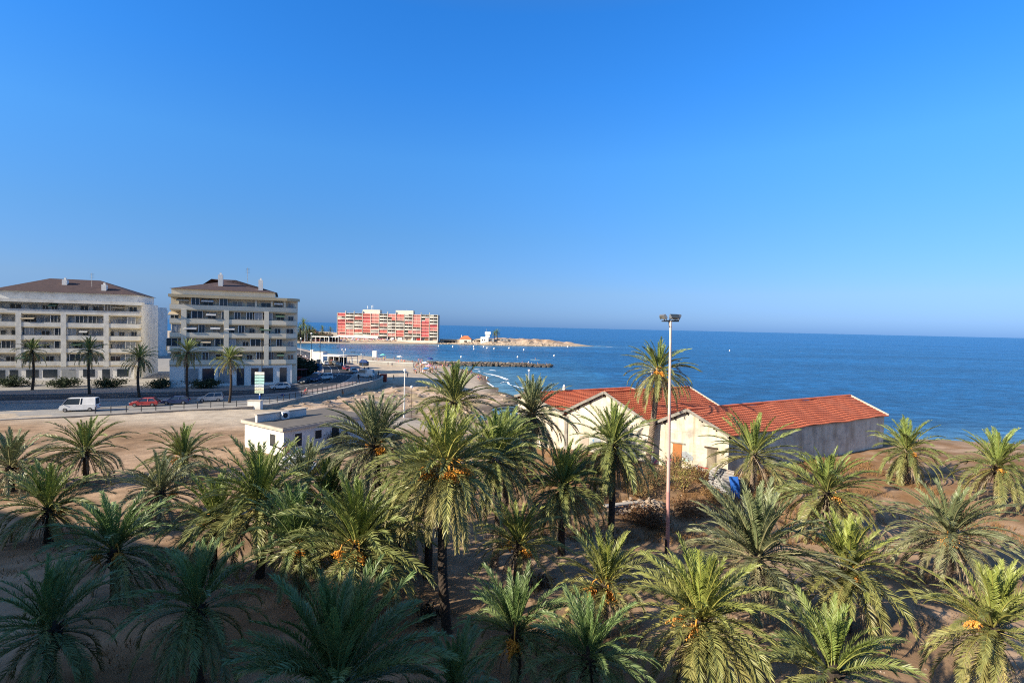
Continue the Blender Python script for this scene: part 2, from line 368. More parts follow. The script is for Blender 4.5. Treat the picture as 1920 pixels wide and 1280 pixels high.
far = sstep(200, 1500, np.hypot(X, Y))
Cw = lerp(deep*np.ones(X.shape+(3,)), np.array([.010, .088, .235])*np.ones(X.shape+(3,)), far)  # far water tinted lighter and bluer: distance haze painted into its colour
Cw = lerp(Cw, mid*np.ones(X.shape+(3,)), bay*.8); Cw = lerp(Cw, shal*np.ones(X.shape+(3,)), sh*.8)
nx, ny = len(xs2), len(ys2); I = np.arange(nx*ny).reshape(ny, nx)
Q = np.stack([I[:-1, :-1], I[:-1, 1:], I[1:, 1:], I[1:, :-1]], -1).reshape(-1, 4)
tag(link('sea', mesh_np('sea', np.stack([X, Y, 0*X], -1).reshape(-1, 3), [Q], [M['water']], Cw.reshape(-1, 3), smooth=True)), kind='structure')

# foam
fo = MB(); rg = random.Random(3)
def foamline(pts, w):
    q = []
    for (a, b) in zip(pts[:-1], pts[1:]):
        A = P(*a, .05); B = P(*b, .05); n = max(3, int((B-A).length/1.2))
        for i in range(n): q.append(A.lerp(B, i/n))
    q.append(P(*pts[-1], .05)); L = []; Rr = []
    for i, p in enumerate(q):
        d = q[min(i+1, len(q)-1)]-q[max(i-1, 0)]; nn = Vector((-d.y, d.x, 0)).normalized()
        e = math.sin(math.pi*min(1, max(.02, i/(len(q)-1))))**.4*w
        L.append(p+nn*e*rg.uniform(.15, 1)); Rr.append(p-nn*e*rg.uniform(.15, 1))
    fo.ribbon(L, Rr, .05, .06)
for pts, w_ in (([(907, 699), (930, 704), (953, 711)], 1.3), ([(888, 691), (900, 692)], 1.1), ([(918, 693), (930, 695)], 1.1), ([(903, 692), (907, 692)], .7), ([(896, 695), (900, 697)], .8), ([(938, 718), (945, 715.5), (952, 716), (954, 720), (960, 723)], .6), ([(940, 720), (950, 721)], .4),
                ([(963, 723), (975, 726), (988, 729)], 1), ([(930, 705), (950, 712), (957, 712)], .7), ([(1118, 648.6), (1128, 649)], 1.6), ([(1134, 649.6), (1150, 650.5)], 1.8), ([(906, 712), (922, 722), (931, 733)], .5), ([(1085, 649.4), (1112, 649.2)], .9), ([(1500, 660), (1503, 660.2)], .8)):
    foamline(pts, w_)
tag(fo.build('surf_foam', M['foam']), kind='stuff')

# ------------------------------------------------------------------ raised road, promenade, retaining wall
RZ = 4.4
WALL = [(-170, 46), (-120, 58), (-90, 69), (-70, 79), (-57, 87), (-46, 93.5), (-43.2, 103.5), (-41.6, 112), (-39.2, 125), (-37.6, 137), (-37.4, 147), (-39.8, 156)]
def crom(p, k=8):
    p = [Vector((*a[:2], 0)) for a in p]; out = []
    for i in range(len(p)-1):
        a = p[max(i-1, 0)]; b = p[i]; c = p[i+1]; d = p[min(i+2, len(p)-1)]
        for j in range(k):
            t = j/k; out.append(.5*((2*b)+(c-a)*t+(2*a-5*b+4*c-d)*t*t+(3*b-a-3*c+d)*t**3))
    out.append(p[-1]); return out
def offset(pl, o):
    r = []
    for i, p in enumerate(pl):
        d = pl[min(i+1, len(pl)-1)]-pl[max(i-1, 0)]; r.append(p+Vector((d.y, -d.x, 0)).normalized()*o)
    return r
wall_c = crom(WALL)
BACK = [(-44, 164), (-53, 178), (-62, 192), (-70, 212), (-92, 244), (-128, 296), (-175, 345), (-230, 405), (-300, 440), (-330, 480)]
edge = wall_c + [Vector((*a, 0)) for a in BACK]
poly = [(p.x, p.y) for p in edge] + [(-900, 480), (-900, 46)]
pf = MB().prism(poly, .5, RZ, 0); tag(pf.build('plaza', [M['plaza']]), kind='structure')
ROADC = [(-260, 62), (-170, 76), (-110, 92), (-80, 102), (-58, 110.5), (-50.5, 120), (-48.5, 134), (-53, 157), (-61.5, 180), (-70.5, 198), (-82, 221), (-105, 258), (-150, 320), (-230, 390)]
road_c = crom(ROADC); HW = 4.6
rd = MB().ribbon(offset(road_c, -HW), offset(road_c, HW), RZ, RZ+.006); tag(rd.build('road', M['asphalt']), kind='structure')
pv = MB().ribbon(offset(road_c, HW+.2), offset(road_c, HW+3.2), RZ, RZ+.12); pv.ribbon(offset(road_c, -HW-4.5), offset(road_c, -HW-.2), RZ, RZ+.12)
tag(pv.build('pavement', M['paving']), kind='structure')
kb = MB().ribbon(offset(road_c, HW), offset(road_c, HW+.2), RZ, RZ+.13); kb.ribbon(offset(road_c, -HW-.2), offset(road_c, -HW), RZ, RZ+.13)
tag(kb.build('kerb', M['kerb']), kind='structure')
mk = MB()
for o in (HW-.35, -HW+2.3): 
    a = offset(road_c, o); b = offset(road_c, o+.15); mk.ribbon(a, b, RZ+.009, RZ+.012)
for i in range(8, len(road_c)-3, 2):
    a = offset(road_c[i:i+2], -.08); b = offset(road_c[i:i+2], .08); mk.ribbon(a, b, RZ+.009, RZ+.012)
z0_, z1_ = P(613, 699.5, RZ), P(665, 703.5, RZ)      # dashed crossing line
for i in range(7):
    a = z0_.lerp(z1_, i/7); b = z0_.lerp(z1_, (i+.55)/7); d = (b-a); nn = Vector((-d.y, d.x, 0)).normalized()*.55
    mk.ribbon([a-nn, b-nn][::1], [a+nn, b+nn], RZ+.009, RZ+.012)
tag(mk.build('road_markings', M['line']), kind='structure')

wt = thing('retaining_wall', 'curved stone retaining wall between the raised road and the sandy path', 'wall', tuple(wall_c[40]))
def world_child(mb, name, mats, parent, **k):
    o = mb.build(name, mats, parent, **k); o.matrix_parent_inverse = Matrix.Translation(parent.location).inverted() if parent.rotation_euler.z == 0 else parent.matrix_basis.inverted(); return o
wb = MB().ribbon(offset(wall_c, -.05), offset(wall_c, .4), .2, RZ+.1); world_child(wb, 'masonry', M['stone'], wt)
wb = MB().ribbon(offset(wall_c, -.1), offset(wall_c, .47), RZ+.1, RZ+.24); world_child(wb, 'coping', M['concrete'], wt)
rt = thing('railing', 'dark metal post railing along the top of the curved stone wall', 'railing', tuple(wall_c[40]))
rl = offset(wall_c, -.75)
# even posts
acc = 0; posts = [rl[26]]
for a, b in zip(rl[26:-1], rl[27:]):
    Ls = (b-a).length; t = 2.0-acc
    while t <= Ls: posts.append(a.lerp(b, t/Ls)); t += 2.0
    acc = (acc+Ls) % 2.0
pm = MB().tube([(0, 0, 0), (0, 0, 1.25)], .065, 6); pm.tube([(0, 0, 1.25), (0, 0, 1.34)], [.065, .02], 6); pmesh = pm.mesh('post', M['dsteel'])
for p in posts[:100]:
    o = link('post', pmesh, rt); o.location = Vector((p.x, p.y, RZ)) - rt.location
for zz in (.55, 1.05):
    world_child(MB().tube([(p.x, p.y, RZ+zz) for p in posts], .03, 5), 'rail', M['dsteel'], rt)

# ------------------------------------------------------------------ warehouses (three skewed gabled halls in one block)
UW = Vector((.82, -.572, 0)); RD = Vector((.87, .493, 0)).normalized()
WN = Vector((-.572, -.82, 0))         # out of the front wall, towards the palms
def hall(name, label, left, width, zl, zr, zapex, length, tlen_front=.4, af=.5):
    L = Vector((*left, 0)); Rr = L+UW*width; mid = L.lerp(Rr, af)
    t = thing(name, label, 'warehouse', (L.x, L.y, 5.0)); 
    def W(mb, n, m, **k):
        o = mb.build(n, m, t, **k); o.location = -t.location; return o
    z0 = 3.4
    mb = MB(); B = RD*length
    pf_ = [L, Rr]; A = Vector((mid.x, mid.y, zapex-.12))
    q = [Vector((L.x, L.y, z0)), Vector((Rr.x, Rr.y, z0)), Vector((Rr.x, Rr.y, zr-.12)), A, Vector((L.x, L.y, zl-.12))]
    mb.add(q+[v+B for v in q], [(0, 1, 2, 3, 4), (9, 8, 7, 6, 5), (1, 6, 7, 2), (5, 0, 4, 9)])
    W(mb, 'wall', [M['hallwall']])
    # roof: overlapping courses of pantiles
    ap = Vector((mid.x, mid.y, zapex)); el = Vector((L.x, L.y, zl))-UW*.15; er = Vector((Rr.x, Rr.y, zr))+UW*.3
    s0 = -tlen_front; s1 = length+.25; nseg = int((s1-s0)/.085); ts = np.linspace(s0, s1, nseg)
    V = []; F = []; base = 0
    for eave in (el, er):
        slope = eave-ap; n = RD.cross(slope).normalized(); n = n if n.z > 0 else -n
        k = max(8, int(slope.length/.36))
        for i in range(k):
            for s, off in ((i/k, .03), (min(1.02, (i+1.12)/k), .115), (min(1.02, (i+1.12)/k), .03)):
                p = np.array(ap+slope*s); wv = off + .014*np.sin(ts*2*math.pi/.34+ i*.7) + .012*vnoise(ts*.8+i*13.1, ts*0+i*3.7)
                V.append(p[None]-np.outer(.05+.05*np.sin(ts*.55+L.x)+.04*np.sin(ts*1.3), (0, 0, 1))+np.outer(ts, np.array(RD))+np.outer(wv, np.array(n)))
            idx = base+np.arange(3*nseg).reshape(3, nseg); base += 3*nseg
            for a in (0, 1): F.append(np.stack([idx[a, :-1], idx[a, 1:], idx[a+1, 1:], idx[a+1, :-1]], -1))
    me = mesh_np('roof', np.concatenate(V), [np.concatenate(F)], [M['tile']]); o = link('roof', me, t); o.location = -t.location
    rc = MB(); p0 = ap+RD*s0+Vector((0, 0, .07)); rc.tube([p0+RD*((s1-s0)*i/30) for i in range(31)], [.13+.012*(i % 2) for i in range(31)], 7); W(rc, 'ridge_cap', M['tile'])
    # verge boards and purlin ends
    for a, b in ((el, ap), (ap, er)):
        vb = MB(); vb.bar(a+RD*(s0-.05)+Vector((0, 0, .0)), b+RD*(s0-.05), .06, .3); W(vb, 'bargeboard', M['barge'])
    for a, b in ((ap, er),):
        vb = MB(); vb.bar(a+RD*(s1+.04)+Vector((0, 0, .05)), b+RD*(s1+.04)+Vector((0, 0, .05)), .07, .26); W(vb, 'bargeboard', M['concrete'])
    for a, b, ks in ((el, ap, (.05, .36, .64, .96)), (ap, er, (.3, .64, .97))):
        for kk in ks:
            c = a.lerp(b, kk)+Vector((0, 0, -.24)); mb = MB(); mb.bar(c+RD*(s0-.02), c+RD*.25, .16, .2); W(mb, 'purlin_end', M['wood'])
    return t, W, L, Rr
def hallwall():
    m = mat('flaking_cream_render', (.68, .63, .52), (.52, .47, .38), .8, .9, .25, 9, c3=(.36, .33, .29), scale3=.7)
    t = m.node_tree; b = t.nodes['Principled BSDF']; lk = b.inputs['Base Color'].links[0]; src = lk.from_socket
    tc = t.nodes.new('ShaderNodeTexCoord'); dt = t.nodes.new('ShaderNodeVectorMath'); dt.operation = 'DOT_PRODUCT'; dt.inputs[1].default_value = UW
    t.links.new(tc.outputs['Object'], dt.inputs[0]); sx = t.nodes.new('ShaderNodeSeparateXYZ'); t.links.new(tc.outputs['Object'], sx.inputs[0])
    cb = t.nodes.new('ShaderNodeCombineXYZ'); t.links.new(dt.outputs['Value'], cb.inputs[0]); t.links.new(sx.outputs['Z'], cb.inputs[1])
    br = t.nodes.new('ShaderNodeTexBrick'); br.offset = 0; br.inputs['Scale'].default_value = 1; br.inputs['Mortar Size'].default_value = .035; br.inputs['Mortar Smooth'].default_value = .6
    br.inputs['Brick Width'].default_value = 1.45; br.inputs['Row Height'].default_value = 1.9
    br.inputs['Color1'].default_value = (1, 1, 1, 1); br.inputs['Color2'].default_value = (.95, .95, .94, 1); br.inputs['Mortar'].default_value = (.74, .72, .68, 1)
    t.links.new(cb.outputs[0], br.inputs['Vector'])
    # rust and damp streaks running down from the eaves
    st = t.nodes.new('ShaderNodeMapping'); st.inputs['Scale'].default_value = (1.1, .13, 1); t.links.new(cb.outputs[0], st.inputs[0])
    ns = t.nodes.new('ShaderNodeTexNoise'); ns.inputs['Scale'].default_value = 1.6; ns.inputs['Detail'].default_value = 6; t.links.new(st.outputs[0], ns.inputs[0])
    mr = t.nodes.new('ShaderNodeMapRange'); mr.inputs[1].default_value = .5; mr.inputs[2].default_value = .72; mr.inputs[3].default_value = 0; mr.inputs[4].default_value = .85; t.links.new(ns.outputs[0], mr.inputs[0])
    mx = t.nodes.new('ShaderNodeMix'); mx.data_type = 'RGBA'; mx.blend_type = 'MULTIPLY'; mx.inputs[0].default_value = .8; t.links.new(src, mx.inputs[6]); t.links.new(br.outputs[0], mx.inputs[7])
    m2 = t.nodes.new('ShaderNodeMix'); m2.data_type = 'RGBA'; t.links.new(mr.outputs[0], m2.inputs[0]); t.links.new(mx.outputs[2], m2.inputs[6]); m2.inputs[7].default_value = (.36, .3, .21, 1)
    t.links.new(m2.outputs[2], b.inputs['Base Color']); return m
M['hallwall'] = hallwall()
AL = (6.5, 61.0)
hC = hall('warehouse', 'red tiled warehouse hall, left of the tall gable and mostly behind palms', (AL[0]-UW.x*6.8, AL[1]-UW.y*6.8), 6.77, 11.2, 9.85, 11.65, 17, af=.19)
hA = hall('warehouse', 'middle red tiled warehouse hall with the tallest cream gable', AL, 10.75, 9.85, 9.75, 12.84, 13.0)
BLp = (AL[0]+UW.x*10.8, AL[1]+UW.y*10.8)
hB = hall('warehouse', 'right red tiled warehouse hall with a barred window in its lower cream gable', BLp, 7.7, 9.8, 9.75, 11.87, 30)
def onwall(L, s, z): return L+UW*s+Vector((0, 0, z))
def wall_panel(W, L, s0, s1, za, zb, name, m, out=.03, dep=.05):
    a = L+UW*s0+WN*out; b = L+UW*s1+WN*out; mb = MB()
    q = [a-WN*dep, b-WN*dep, b, a]
    mb.prism([(p.x, p.y) for p in q], za, zb); return W(mb, name, m)
# openings of hall B: orange half-torn shutter over a dark door, barred window
t, W, L, Rr = hB
def wallpt(L, px, py):      # where the sight line meets the front wall plane: gives along-wall metres and height
    d = ray(px, py); n = WN; k = (L-Vector((0, 0, CAMZ))).dot(n)/d.dot(n); p = d*k; p.z += CAMZ
    return (Vector((p.x, p.y, 0))-L).dot(UW), p.z
s0, za = wallpt(L, 1261, 860); s1, zb = wallpt(L, 1279, 832); _, zc = wallpt(L, 1270, 873)
wall_panel(W, L, s0, s1, zc-.6, za+.15, 'doorway', M['dark'])
mb = MB(); n = 9
for i in range(n):
    a = s0+(s1-s0)*i/n; b = s0+(s1-s0)*(i+.9)/n; low = za-.1+.35*math.sin(i*1.9)
    pa = onwall(L, a, 0)+WN*.07; pb = onwall(L, b, 0)+WN*.07; mb.prism([(q.x, q.y) for q in (pa-WN*.03, pb-WN*.03, pb, pa)], low, zb)
W(mb, 'shutter', flat('orange_shutter', (.42, .17, .06)))
wall_panel(W, L, s0-.2, s1+.3, zb, zb+.1, 'lintel', M['barge'], .14, .16)
s0, za = wallpt(L, 1326, 868); s1, zb = wallpt(L, 1343, 842)
wall_panel(W, L, s0, s1, za-.4, zb, 'window', flat('rusty_panel', (.6, .5, .36)), .02)
mb = MB()
for i in range(9):
    p = onwall(L, s0+(s1-s0)*i/8, 0)+WN*.12; mb.tube([(p.x, p.y, za-.5), (p.x, p.y, zb+.05)], .018, 5)
W(mb, 'window_bars', M['dsteel']); wall_panel(W, L, s0-.3, s1+.12, zb+.05, zb+.17, 'lintel', M['wood'], .16, .2)
def graffiti(W, L, px, py, w_, h_, cols, seed):
    rg = random.Random(seed); s, z = wallpt(L, px, py)
    for i, c in enumerate(cols):
        mb = MB()
        for k in range(5):
            cs, cz = s+rg.uniform(-.27, .27)*w_, z+rg.uniform(-.27, .27)*h_; r = rg.uniform(.26, .36)*min(w_, h_); o_ = .012+.004*i+.0006*k
            pts = [onwall(L, cs+math.cos(a)*r*rg.uniform(.6, 1.4), cz+math.sin(a)*r*rg.uniform(.7, 1.5))+WN*o_ for a in [j*.628 for j in range(10)]]
            mb.add(pts, [tuple(range(10))])
        W(mb, 'graffiti', c)
tq = flat('turquoise_spray', (.4, .6, .55)); pk = flat('pink_spray', (.62, .16, .3)); gy = flat('grey_spray', (.3, .33, .36)); bl = flat('blue_spray', (.12, .25, .4))
graffiti(W, L, 1288, 856, 1.1, .9, (tq, gy), 4)
graffiti(W, L, 1253, 866, .8, 1.2, (pk,), 9)
t, W, L, Rr = hA
graffiti(W, L, 1222, 857, 1.0, 1.4, (pk, gy), 5); graffiti(W, L, 1116, 828, 1.6, 1.0, (bl, gy), 6)
s0, za = wallpt(L, 1086, 852); s1, zb = wallpt(L, 1104, 818); wall_panel(W, L, s0, s1, za, zb, 'window', flat('boarded_window', (.4, .34, .28)))
s0, za = wallpt(L, 1060, 850); wall_panel(W, L, .1, .45, 5, 9.5, 'downpipe', M['barge'], .12, .12)
p = P(1057.5, 733, 11.65); v = MB(); c = D(1057.5, 734, 67); c.z = 11.6
v.lathe([(.1, 0), (.1, .28), (.22, .3), (.2, .55), (.13, .85), (.03, 1.0)], 10, c); hC[1](v, 'roof_vent', M['white'])

# ------------------------------------------------------------------ white flat-roofed building by the grove
N_ = D(532, 803, 57); XH = Vector((.555, .832, 0)); rz = math.atan2(XH.y, XH.x)
wt_ = thing('white_building', 'low white flat-roofed building with an air conditioner on its roof', 'building', (N_.x, N_.y, 4.7), rz)
H = N_.z-4.7; LX, LY = 11.5, 8.0
mb = MB().box(0, LX, 0, LY, -.8, H-.3); mb.build('wall', M['dwhite'], wt_)
mb = MB().box(-.35, LX+.3, -.35, LY+.3, H-.3, H+.04); mb.build('roof_slab', M['concrete'], wt_)
mb = MB().box(-.2, LX+.15, -.2, LY+.15, H+.04, H+.1); mb.build('roof_surface', flat('roof_felt', (.15, .135, .12), .95), wt_)
mb = MB().box(-.25, 6.2, 4.9, 5.3, H+.1, H+.95); mb.build('upper_wall', M['dwhite'], wt_)
mb = MB().box(-.35, 6.35, 4.78, 5.42, H+.95, H+1.05); mb.build('upper_coping', M['concrete'], wt_)
ac = MB().box(0, .9, -.34, 0, 0, .85); 
aco = tag(ac.build('air_conditioner', M['white']), 'white air conditioner unit against the low wall on the flat roof', 'air conditioner')
ap_ = D(533, 780, 61.2); aco.location = wt_.matrix_basis @ Vector((2.6, 4.7, H+.14)); aco.rotation_euler.z = rz
g = MB().lathe([(.3, 0), (.3, .03), (.05, .05)], 16); o = g.build('fan_grille', M['dark'], aco); o.rotation_euler = (R(90), 0, 0); o.location = (.38, -.345, .43)
for x in (.06, .74): MB().box(x, x+.1, -.3, -.05, -.1, 0).build('foot', M['dsteel'], aco)
def win_box(parent, axis, a, b, z0, z1, slats=True, fr=True):
    # axis 0: on the y=0 face; axis 1: on the x=0 face
    def bx(m, a, b, o0, o1, z0, z1): return m.box(a, b, -o1, -o0, z0, z1) if axis == 0 else m.box(-o1, -o0, a, b, z0, z1)
    w = bx(MB(), a, b, -.02, .02, z0, z1).build('window', M['dark'], parent)
    f = MB(); e = .07
    for (p, q, r, s) in ((a-e, b+e, z1, z1+e), (a-e-.05, b+e+.05, z0-e, z0), (a-e, a, z0, z1), (b, b+e, z0, z1)): bx(f, p, q, -.02, .06, r, s)
    f.build('frame', M['white'], w)
    if slats:
        s_ = MB(); n = int((z1-z0)/.13)
        for i in range(n): bx(s_, a, b, .022, .05, z0+i*.13+.02, z0+i*.13+.09)
        s_.build('louvre', flat('dark_louvre', (.05, .055, .06)), w)
win_box(wt_, 1, 1.55, 2.6, 1.05, 2.45); win_box(wt_, 0, 1.35, 2.25, 1.05, 2.55); win_box(wt_, 0, 4.0, 4.9, 1.5, 2.5, False); win_box(wt_, 0, 6.3, 7.35, 1.05, 2.5)
dp = MB().tube([(8.5, -.09, -.6), (8.5, -.09, H-.35)], .06, 7); dp.build('downpipe', M['shutter'], wt_)
for px, py, c, lab in ((536, 843, M['redp'], 'round red and white traffic sign by the white building corner'), (558, 846, flat('teal_paint', (.06, .3, .3)), 'green round sign beside the white building wall')):
    q = D(px, py, 55.3); g_ = gz(q.x, q.y); s = thing('traffic_sign', lab, 'sign', (q.x, q.y, g_), .4)
    MB().tube([(0, 0, 0), (0, 0, q.z-g_+.3)], .035, 6).build('pole', M['steel'], s)
    d = MB().lathe([(0, 0), (.38, 0), (.38, .03), (0, .03)], 18); o = d.build('sign_plate', c, s); o.rotation_euler = (R(90), 0, 0); o.location = (0, -.04, q.z-g_)
    d = MB().lathe([(0, 0), (.24, 0), (.24, .012), (0, .012)], 18); d2 = d.build('sign_face', M['white'], o); d2.location = (0, 0, .03)

# ------------------------------------------------------------------ apartment blocks
def apartment(name, label, loc, rz, W_, Dp, floors, ground=3.6, fh=3.17, roof='hip', rounded=False, wall='cream', seed=1, detail=True):
    """local x: along the front to the right end (front right corner is the origin, x negative to the left), y back, z up"""
    rg = random.Random(seed); t = thing(name, label, 'apartment block', loc, rz); wm = M[wall]
    zt = ground+fh*floors
    MB().box(-W_, 0, 1.6, Dp, -.6, zt).build('wall', wm, t)
    rd_ = 2.6 if rounded else 0
    def outline(x0, x1, y0, y1, r):      # plan with a rounded front right corner
        p = [(x0, y1), (x0, y0)]
        if r: p += [(x1-r+r*math.sin(a), y0+r-r*math.cos(a)) for a in [i*math.pi/2/8 for i in range(9)]]
        else: p += [(x1, y0)]
        return p+[(x1, y1)]
    bayw = []; x = 0.0; pat = [6.2, 6.2, 6.2]; k = 0
    xs_ = [0, -3.05, -6.6, -7.6, -13.2, -14.2, -19.8, -23.2, -24.2]
    piers = [(-7.55, -6.5)]; xx = -7.55
    while xx-8.6 > -W_: xx -= 8.6; piers.append((xx, xx+1.05))
    # ground floor
    MB().box(-W_, -1.2, .25, 1.55, -.3, ground-.3).build('ground_floor_wall', M['white'], t)
    x = -2.4
    while x-3 > -W_ and detail:
        w = rg.choice((1.6, 2.4, 2.8)); MB().box(x-w, x, .17, .3, .1 if w < 2 else .7, ground-1.0).build('shop_window', M['glass'] if rg.random() < .75 else M['shutter'], t); x -= w+rg.choice((.8, 1.5))
    for f in range(floors):
        z = ground+f*fh
        s = MB().prism(outline(-W_, 0, 0, 2.2, rd_), z-.28, z, 0); s.build('floor_slab', M['ochre'], t)
        pp = outline(-W_, 0, 0, 2.2, rd_)[1:]; inner = outline(-W_, -.16, .16, 2.2, max(0, rd_-.16))[1:]
        b = MB().ribbon([Vector((*p, 0)) for p in pp], [Vector((*p, 0)) for p in inner], z+.003, z+1.02)
        b.build('balcony_parapet', wm, t)
        rl_ = MB().tube([(p[0], p[1]+.08, z+1.14) for p in pp[:-1]], .03, 4); rl_.build('handrail', M['steel'], t)
        x = -.9
        while x-1.2 > -W_ and (detail):
            w = rg.choice((1.3, 1.7, 2.2)); zt_ = z+rg.choice((2.15, 2.25))
            q = rg.random(); zb = z+.05 if q < .5 else z+1.0
            encl = rg.random() < .32
            y = .3 if encl else 1.5
            wn = MB().box(x-w, x, y, y+.1, z+.05 if not encl else z+1.04, zt_ if not encl else z+fh-.3).build('window', M['glass'] if q < .72 else M['shutter'], t)
            fr = MB()
            for xa in (x-w, x-w*.5-.03, x-.06): fr.box(xa, xa+.06, y-.04, y-.003, z+1.04 if encl else z+.05, zt_ if not encl else z+fh-.3)
            fr.box(x-w, x, y-.04, y-.004, zt_-.05 if not encl else z+fh-.36, zt_ if not encl else z+fh-.3); fr.build('frame', M['white'], wn)
            if encl: MB().box(x-w-.06, x-w, .25, 1.6, z, z+fh-.28).build('side_screen', M['white'], t)
            if rg.random() < .22 and not encl:
                aw = MB().add([(x-w-.2, 1.49, zt_+.35), (x+.1, 1.49, zt_+.35), (x+.1, -.25, zt_-.2), (x-w-.2, -.25, zt_-.2), (x-w-.2, 1.49, zt_+.29), (x+.1, 1.49, zt_+.29), (x+.1, -.25, zt_-.42), (x-w-.2, -.25, zt_-.42)], [(0, 1, 2, 3), (7, 6, 5, 4), (3, 2, 6, 7), (0, 3, 7, 4), (2, 1, 5, 6)]); aw.build('awning', flat(*rg.choice((('beige_awning', (.5, .42, .3)), ('green_awning', (.12, .2, .14)), ('white_awning', (.7, .7, .68))))), t)
            elif rg.random() < .2 and not encl:
                MB().box(x+.05, x+.45, 1.15, 1.49, z+.3, z+.95).build('air_conditioner', M['white'], t)
            x -= w+rg.choice((.5, .9, 1.3))
    for a, b in piers: MB().box(a, b, -.06, 1.7, ground-.3, zt-fh).build('pier', wm, t)
    zc = zt
    ro = outline(-W_-.2, .5, -.55, 2.6, 3.0 if rounded else 0)
    MB().prism(ro, zc-.5, zc+.18 if rounded else zc+.3, 0).build('canopy', M['ochre'] if rounded else wm, t)
    if roof == 'hip':
        MB().box(-W_, -5.2 if rounded else -1, 2.0, Dp, zc+.15, zc+(1.5 if rounded else 2.2)).build('attic_wall', wm, t)
        x0, x1, y0, y1, z0, z1 = -W_-.3, (-5.2 if rounded else -1)+.5, 1.4, Dp+.4, zc+(1.5 if rounded else 2.2), zc+(5.0 if rounded else 6.0)
        ym = (y0+y1)/2; dx = (y1-y0)/2
        MB().add([(x0, y0, z0), (x1, y0, z0), (x1, y1, z0), (x0, y1, z0), (x0+dx, ym, z1), (x1-dx*1.25, ym, z1)], [(0, 1, 5, 4), (1, 2, 5), (2, 3, 4, 5), (3, 0, 4), (3, 2, 1, 0)]).build('roof', M['slate'], t)
        for cx, cy, ch in ((-9.0, 3.3, 4.6), (-18, 6, 5.6)):
            c = MB().box(cx, cx+1, cy, cy+1.3, zc+1, zc+ch).build('chimney', M['white'], t); MB().box(cx+.3, cx+.7, cy+.4, cy+.9, zc+ch, zc+ch+.5).build('chimney_cap', M['white'], c)
        ant = MB().tube([(-11.5, 5, zc+4), (-11.5, 5, zc+7.6)], .05, 5)
        for q in range(4): ant.tube([(-12.0+.05*q, 5, zc+6.4+.3*q), (-11+.0*q, 5, zc+6.4+.3*q)], .025, 4)
        ant.build('antenna', M['steel'], t)
        if rounded:
            for xx in (-3.0, -5.9, -9.4): MB().box(xx-.22, xx+.22, .2, .6, zt-fh+1.0, zt-.26).build('column', wm, t)
    else:
        MB().box(-W_+.2, -.2, 2.7, Dp-.2, zc, zc+.9).build('parapet_wall', wm, t)
        MB().box(-W_*.6, -W_*.4, 4, 8, zc, zc+3).build('stair_house', wm, t)
    return t
aploc = D(557, 722, 128); 
apt = apartment('apartment_block', 'cream apartment block with a rounded balcony corner and dark hipped roof', (aploc.x, aploc.y, RZ), R(24), 27, 26, 5, ground=5.2, fh=3.2, rounded=True, wall='cream', seed=4)
blk2 = apartment('apartment_block', 'flat-roofed ochre apartment block at the far left of the road', (-98.5, 74, RZ), R(28), 50, 30, 9, roof='flat', wall='ochre', seed=8)
blk3 = apartment('apartment_block', 'pale apartment block behind the rounded cream block', (-74, 163, RZ), R(24), 20, 10, 5, roof='flat', wall='dwhite', seed=9, detail=False)
for i, (x, y, rz_, W_, fl, c, lab) in enumerate(((-150, 205, -12, 34, 5, 'dwhite', 'pale apartment block far behind the white block'), (-172, 182, 8, 26, 6, 'ochre', 'ochre apartment block farthest left on the skyline'), (-268, 285, 10, 60, 4, 'cream', 'low cream block far back at the left edge'))):
    apartment('apartment_block', lab, (x, y, RZ), R(rz_), W_, 14, fl, roof='flat', wall=c, seed=20+i)
blk4 = apartment('apartment_block', 'white apartment block between the cream and ochre blocks', (-96, 132, RZ), R(22), 30, 18, 5, roof='hip', wall='dwhite', seed=12)
# the block the picture is taken from, and its taller wing: they shade the near palms
def home_block(name, label, poly, top):
    t = thing(name, label, 'building', (poly[0][0], poly[0][1], 4.6)); o = MB().prism(poly, 3.5, top).build('wall', M['cream'], t); o.location = -t.location
    c = MB().prism([(x*1.0, y) for x, y in poly], top+.003, top+.25).build('roof', M['concrete'], t); o = c; o.location = -t.location
    return t
home_block('home_building', 'tall cream building just left behind the viewpoint', [(-31, -1.5), (-31, -30), (-90, -30), (-90, 19), (-62, 9.5)], 28.9)
home_block('home_building', 'cream building behind the viewpoint', [(-30.9, -1.6), (14, -1.6), (14, -18), (-30.9, -18)], 23.6)

# ------------------------------------------------------------------ red and white block across the bay
LB = P(632, 635.6, 2.6); bx0 = D(632, 635, 545).x; bx1 = D(820, 640, 545).x; BW = bx1-bx0; yF = 545
rb = thing('apartment_building', 'long red and white apartment building on the far shore', 'apartment building', (bx0, yF, 2.4))
fh = 3.38; zb = 4.7; NB = 12; bw = BW/NB; FL = 7; Dp = 14
MB().box(0, BW, 1.9, Dp, -1, zb+FL*fh).build('wall', flat('beige_recess', (.47, .37, .29)), rb)
redm = [flat('coral_panel', (.72, .19, .155)), flat('crimson_panel', (.68, .14, .14)), flat('salmon_panel', (.72, .28, .24))]
GRID = ["RWWRPWPRWPWD", "WWRRPWHPWPHW", "ROWRPWWWPPRW", "RDWPWPWWWRRR", "RWWROWWDWWRP", "RPRRWRWRHPRD", "OPDWPWPRWWRW"]
slab = MB()
for f in range(FL+1): slab.box(0, BW, .25, 1.88, zb+f*fh-.22, zb+f*fh)
slab.build('floor_slab', M['ivory'], rb)
rg = random.Random(5)
